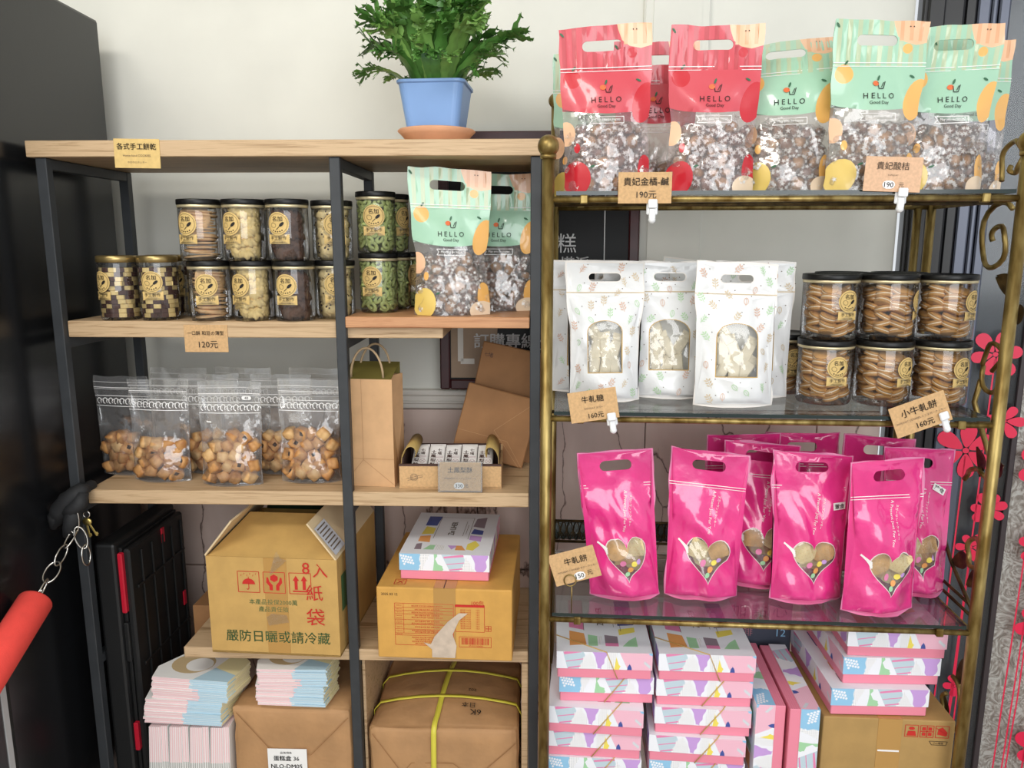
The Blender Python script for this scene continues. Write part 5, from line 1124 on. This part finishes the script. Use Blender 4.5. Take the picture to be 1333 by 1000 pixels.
for k in range(23):
    o2 = k > 11; last = k == 22
    nth = (22 - k)
    sheet(WR.m(-.322 + (.008 if o2 else -.006) + rnd.uniform(-.002, .002), -.006 + rnd.uniform(0, .003) + .0006 * k, .449 + .0038 * k, -4 if o2 else -2 + rnd.uniform(-1, 1), 0, 1.2), 'topmost flat folded pastel gift bag of the pile beside the black case' if last else ORD(22 - k) + ' flat folded gift bag from the top of the pile beside the black case', 'flat folded gift bags beside the black case', k // 6)
for k in range(21):
    last = k == 20
    sheet(WR.m(-.116 + (.003 if k > 10 else -.003) + rnd.uniform(-.002, .002), -.002 + rnd.uniform(0, .003), .490 + .0038 * k * .95, 3 if k > 10 else 0, 0, 1.5) @ Matrix.Scale(.86, 4), 'topmost flat folded pastel gift bag of the pile on the kraft parcel' if last else ORD(20 - k) + ' flat folded gift bag from the top of the pile on the kraft parcel', 'flat folded gift bags on the kraft parcel', k // 5)
VS = None
for k in range(36):
    if VS is None:
        f = MB(); L = .1405; t = .0042
        f.box(0, t, 0, .10, 0, L, [0] * 6)
        for z0, z1, mi in ((0, .045, 2), (.045, .065, 3), (.065, L, 1)): f.add([(.0008, -.0003, z0), (t - .0008, -.0003, z0), (t - .0008, -.0003, z1), (.0008, -.0003, z1)], [(0, 1, 2, 3)], mi)
        f.add([(.0008, 0, L + .0003), (t - .0008, 0, L + .0003), (t - .0008, .1, L + .0003), (.0008, .1, L + .0003)], [(0, 1, 2, 3)], 1); VS = f.mesh('folded_gift_bag', ['paper_white', 'pastel_pink', 'pastel_blue', 'pastel_grey'])
        f2 = MB(); f2.v, f2.f, f2.m, f2.s = list(f.v), list(f.f), [{2: 3, 3: 3}.get(m_, m_) for m_ in f.m], list(f.s); VS2 = f2.mesh('folded_gift_bag', ['paper_white', 'pastel_pink', 'pastel_blue', 'pastel_grey'])
    o = link('folded_gift_bag', VS2 if k % 9 > 5 else VS); o.matrix_world = WR.m(-.405 + .00442 * k, -.002 + .0025 * (k % 9 > 5), S5 + .0012, rnd.uniform(-.6, .6), 0, 4 - (k % 9) * .25); tag(o, (ORD(k) if k else 'first') + ' gift bag stored on edge in the upright row, counted from the black case', 'paper bag', 'gift bags stored on edge')
def parcel(par, w, d, h, seed, bulge=.012):
    bm = bmesh.new(); bmesh.ops.create_cube(bm, size=1); bmesh.ops.bevel(bm, geom=bm.edges[:], offset=.05, segments=2, affect='EDGES', profile=.5)
    bmesh.ops.subdivide_edges(bm, edges=bm.edges[:], cuts=5, use_grid_fill=True)
    for q in bm.verts:
        x, y, z = q.co; p = Vector(((x + .5) * w, (y + .5) * d, (z + .5) * h)); k = (1 - (2 * x) ** 2) * (1 - (2 * y) ** 2)
        n = noise.noise(p * 24 + Vector((seed, 0, 0))); n2 = 1 - 2 * abs(noise.noise(Vector((p.x * 16 + seed, p.y * 40, p.z * 30))))
        if z > 0: p.z += bulge * k + .005 * n + .005 * n2
        if abs(x) > .4: p.x += (.003 * n + .0015 * n2) * (1 if x > 0 else -1)
        if y < -.3: p.y -= .004 * n + .003 * n2
        p.z = max(p.z, 0); q.co = p
    bm.verts.index_update(); f = MB().add([q.co.copy() for q in bm.verts], [[q.index for q in t.verts] for t in bm.faces], 0, True); bm.free(); return f.part('wrapping', 'kraft_paper', par)
p1 = thing('kraft_parcel', 'kraft wrapped parcel with a white label under a pile of folded bags', 'parcel', WR.m(-.236, .006, S5, 0)); parcel(p1, .228, .24, .178, 3, .004)
g = MB().box(0, .076, -.0052, -.0044, 0, .07); F = lambda x, y: (x, -.0058, y)
text(g, '品項/規格', .036, .062, w=.022, f=F, mi=1); text(g, '蛋糕盒 36', .036, .050, w=.052, h=.011, f=F, mi=1, bold=.02); text(g, 'NLO-DM05', .036, .033, w=.06, h=.011, f=F, mi=1, bold=.02); g.part('label', ['paper_white', 'ink'], p1, Matrix.Translation((.066, 0, .0275)))
for a in ([(.01, .172), (.08, .085), (.15, .085), (.225, .165)],): o = MB(); line(o, a, .0016, lambda x, y: (x, -.0046, y)); o.part('fold_line', 'kraft_brown', p1)
p2 = thing('kraft_parcel', 'kraft wrapped parcel bound with crossing yellow straps', 'parcel', WR.m(.028, .002, S5, 0)); parcel(p2, .284, .255, .142, 9, .022)
def strap(pts, wd):
    f = MB(); vs = []
    for p, t in pts: vs += [tuple(Vector(p) - Vector(t) * wd / 2), tuple(Vector(p) + Vector(t) * wd / 2)]
    o = f.add(vs, [(2 * k, 2 * k + 1, 2 * k + 3, 2 * k + 2) for k in range(len(pts) - 1)], 0, True).part('strap', 'strap_yellow', p2); o.modifiers.new('thick', 'SOLIDIFY').thickness = .0012
topz = lambda x, y: .142 + .022 * max(0, 1 - (2 * x / .284 - 1) ** 2) * max(0, 1 - (2 * y / .255 - 1) ** 2) + .0065
strap([((.122, -.006, 0), (1, 0, 0)), ((.123, -.006, .07), (1, 0, 0)), ((.124, -.008, .136), (1, 0, 0)), ((.1242, -.006, .1455), (1, 0, 0)), ((.1246, .000, .1515), (1, 0, 0)), ((.125, .010, .1545), (1, 0, 0))] + [((.125 + .02 * t, .255 * t, topz(.125, .255 * t)), (1, 0, 0)) for t in (.1, .25, .4, .55, .7, .85, .97)], .010)
for y in (.075, .165): strap([((-.004, y, .10), (0, 1, 0)), ((-.004, y, .135), (0, 1, 0))] + [((.284 * t, y, topz(.284 * t, y)), (0, 1, 0)) for t in (.03, .15, .3, .45, .6, .75, .9, .98)] + [((.288, y, .13), (0, 1, 0)), ((.288, y, .09), (0, 1, 0))], .009)
g = MB(); F = lambda x, y: (x, y, topz(x, y) + .0012); text(g, '6K', .20, .035, w=.022, f=F, rot=180); text(g, '日本', .185, .052, w=.026, f=F, rot=180); text(g, '202', .19, .095, w=.024, h=.008, f=F, rot=180); g.part('handwriting', 'ink', p2)
for a in ([(.006, .135), (.062, .052), (.1, .06), (.19, .06), (.2, .042), (.28, .12)], [(.062, .052), (.08, .075), (.16, .075), (.2, .042)]): o = MB(); line(o, a, .0016, lambda x, y: (x, -.0042, y)); o.part('fold_line', 'kraft_brown', p2)

# ---------------------------------------------------------------- black case, red foam handle, chain, keys, cloth, red tin
kc = thing('tool_case', 'flat black plastic case with red latches standing on edge by the rack end', 'case', WR.m(-.482, .022, S5, -1))
MB().rbox(0, .040, 0, .235, 0, .50, .006, 0, 2).part('shell', 'crate_black', kc); MB().rbox(.046, .060, .012, .228, .004, .485, .004).part('shell', 'crate_black', kc); MB().rbox(.040, .046, .012, .228, .002, .488, .001).part('seam', 'crate_black', kc)
for z, q_ in ((.42, .06), (.30, .04), (.10, .03)):
    MB().rbox(.0405, .050, .003, .014, z - q_, z + q_, .002).part('latch', 'crate_black' if z == .30 else 'crate_red', kc)
for y in (.05, .09, .13, .17, .21): MB().rbox(.060, .0635, y, y + .006, .03, .47, .0008).part('rib', 'crate_black', kc)
for z in (.08, .24, .40): MB().rbox(.060, .0635, .03, .22, z, z + .006, .0008).part('rib', 'crate_black', kc)
for y, z in ((.13, .47), (.20, .30)): MB().rbox(.060, .063, y, y + .012, z - .02, z + .012, .001).part('handle_insert', 'crate_red', kc)
def stick_pt(X, Y, Z): return Vector((X, Y, Z))
A0, A1 = Vector((-.797, 1.2, .763)), Vector((-.797, .97, .657))
fh = thing('foam_handle', 'red foam covered pull handle hanging from a steel chain', 'handle', Matrix.Translation(A0))
dv = (A1 - A0); M = dv.normalized().to_track_quat('Z', 'Y').to_matrix().to_4x4()
MB().lathe([(.006, -.001), (.026, 0), (.0275, .003), (.0275, dv.length), (.024, dv.length + .002)], 28, mat=M).part('foam', 'foam_red', fh)
MB().tube([(0, 0, 0), (.006, 0, .012), (.012, .0, .02)], .002, 6).part('hook', 'chrome', fh)
ch = thing('chain', 'short steel chain of oval links hanging from the black cloth knot', 'chain', Matrix.Translation((-.788, 1.303, .858)))
def link_(c, dv, L, Wd, roll):
    M_ = Matrix.Translation(c) @ Vector(dv).to_track_quat('Z', 'Y').to_matrix().to_4x4() @ Matrix.Rotation(R(roll), 4, 'Z')
    MB().tube([(Wd * math.cos(t), 0, L * math.sin(t)) for t in (2 * math.pi * k / 20 for k in range(20))], .0016, 6, closed=True, mat=M_).part('chain_link', 'chrome', ch)
link_((.010, -.006, .012), (0, 0, 1), .026, .009, 10)
for k in range(4):
    t = .10 + .27 * k; link_(Vector((.008, -.006, -.012)).lerp(Vector((-.006, -.099, -.088)), t), (-.014, -.093, -.076), .0200, .0095 if k != 2 else .012, 20 + 75 * k)
link_((.020, -.006, -.022), (.25, 0, -1), .021, .009, 60); link_((.026, -.006, -.055), (.05, 0, -1), .019, .0115, 5)
cl = thing('cloth_knot', 'black cloth strip knotted around the end post of the wooden rack', 'cloth', Matrix.Translation((-.788, 1.326, .893)))
f = MB(); rnd = random.Random(2)
def lump(pts, rr, sd): f.tube(pts, .01, 10, radii=[r * (1 + .18 * noise.noise(Vector((k * .9, sd, 0)))) for k, r in enumerate(rr)])
q = lambda t: (.023 * math.cos(t) - .003, .024 * math.sin(t) + .015, .010 * math.cos(t) + .014)
f.tube([q(2 * math.pi * k / 16) for k in range(16)], .0095, 9, closed=True)
lump([(-.034, -.012, -.035), (-.020, -.014, -.012), (-.004, -.014, .008), (.010, -.012, .018), (.021, -.008, .026), (.027, .0, .026)], [.012, .018, .016, .015, .013, .007], 1)
lump([(.024, -.014, .022), (.020, -.020, .004), (.006, -.022, -.008), (-.008, -.02, -.012)], [.010, .014, .013, .010], 2)
lump([(.008, -.016, .0), (.006, -.022, -.022), (-.002, -.022, -.042), (-.010, -.02, -.058)], [.012, .015, .013, .007], 3)
lump([(-.014, -.014, -.01), (-.030, -.016, -.024), (-.036, -.014, -.045)], [.012, .013, .006], 4)
f.part('fabric', 'cloth_black', cl)
ky = thing('keys', 'two small brass keys dangling in front of the rack end post', 'keys', Matrix.Translation((-.766, 1.318, .868)))
MB().tube([(.006 * math.cos(t), 0, .006 * math.sin(t) + .004) for t in (2 * math.pi * k / 12 for k in range(12))], .0012, 6, closed=True).part('key_ring', 'chrome', ky)
for sx, a in ((0, -28), (-.003, -8)):
    M = Matrix.Translation((sx, -.002 - sx, -.004)) @ Matrix.Rotation(R(a), 4, 'Y')
    MB().lathe([(.002, -.0012), (.0065, -.001), (.0065, .001), (.002, .0012)], 14, mat=M @ Matrix.Translation((0, 0, -.006)) @ Matrix.Rotation(R(90), 4, 'X')).rbox(-.0017, .0017, -.0008, .0008, -.036, -.011, .0004, 0, 1, M).rbox(.0015, .0042, -.0008, .0008, -.034, -.029, .0003, 0, 1, M).part('key', 'key_gold', ky)
tin = MB().rbox(0, .055, 0, .04, 0, .062, .003).part('storage_tin', 'red_box', None, WR.m(.128, .222, R2, 0)); tag(tin, 'small dark red box at the back of the orange board', 'box')
# a kraft sheet poking out behind the short board
ks = MB().rbox(0, .05, 0, .10, 0, .16, .001).part('kraft_offcut', 'kraft_brown', None, WR.m(-.372, .165, S5 + .148, 0)); tag(ks, 'folded brown kraft sheet behind the pile of folded bags', 'paper')
bpy.context.view_layer.update()
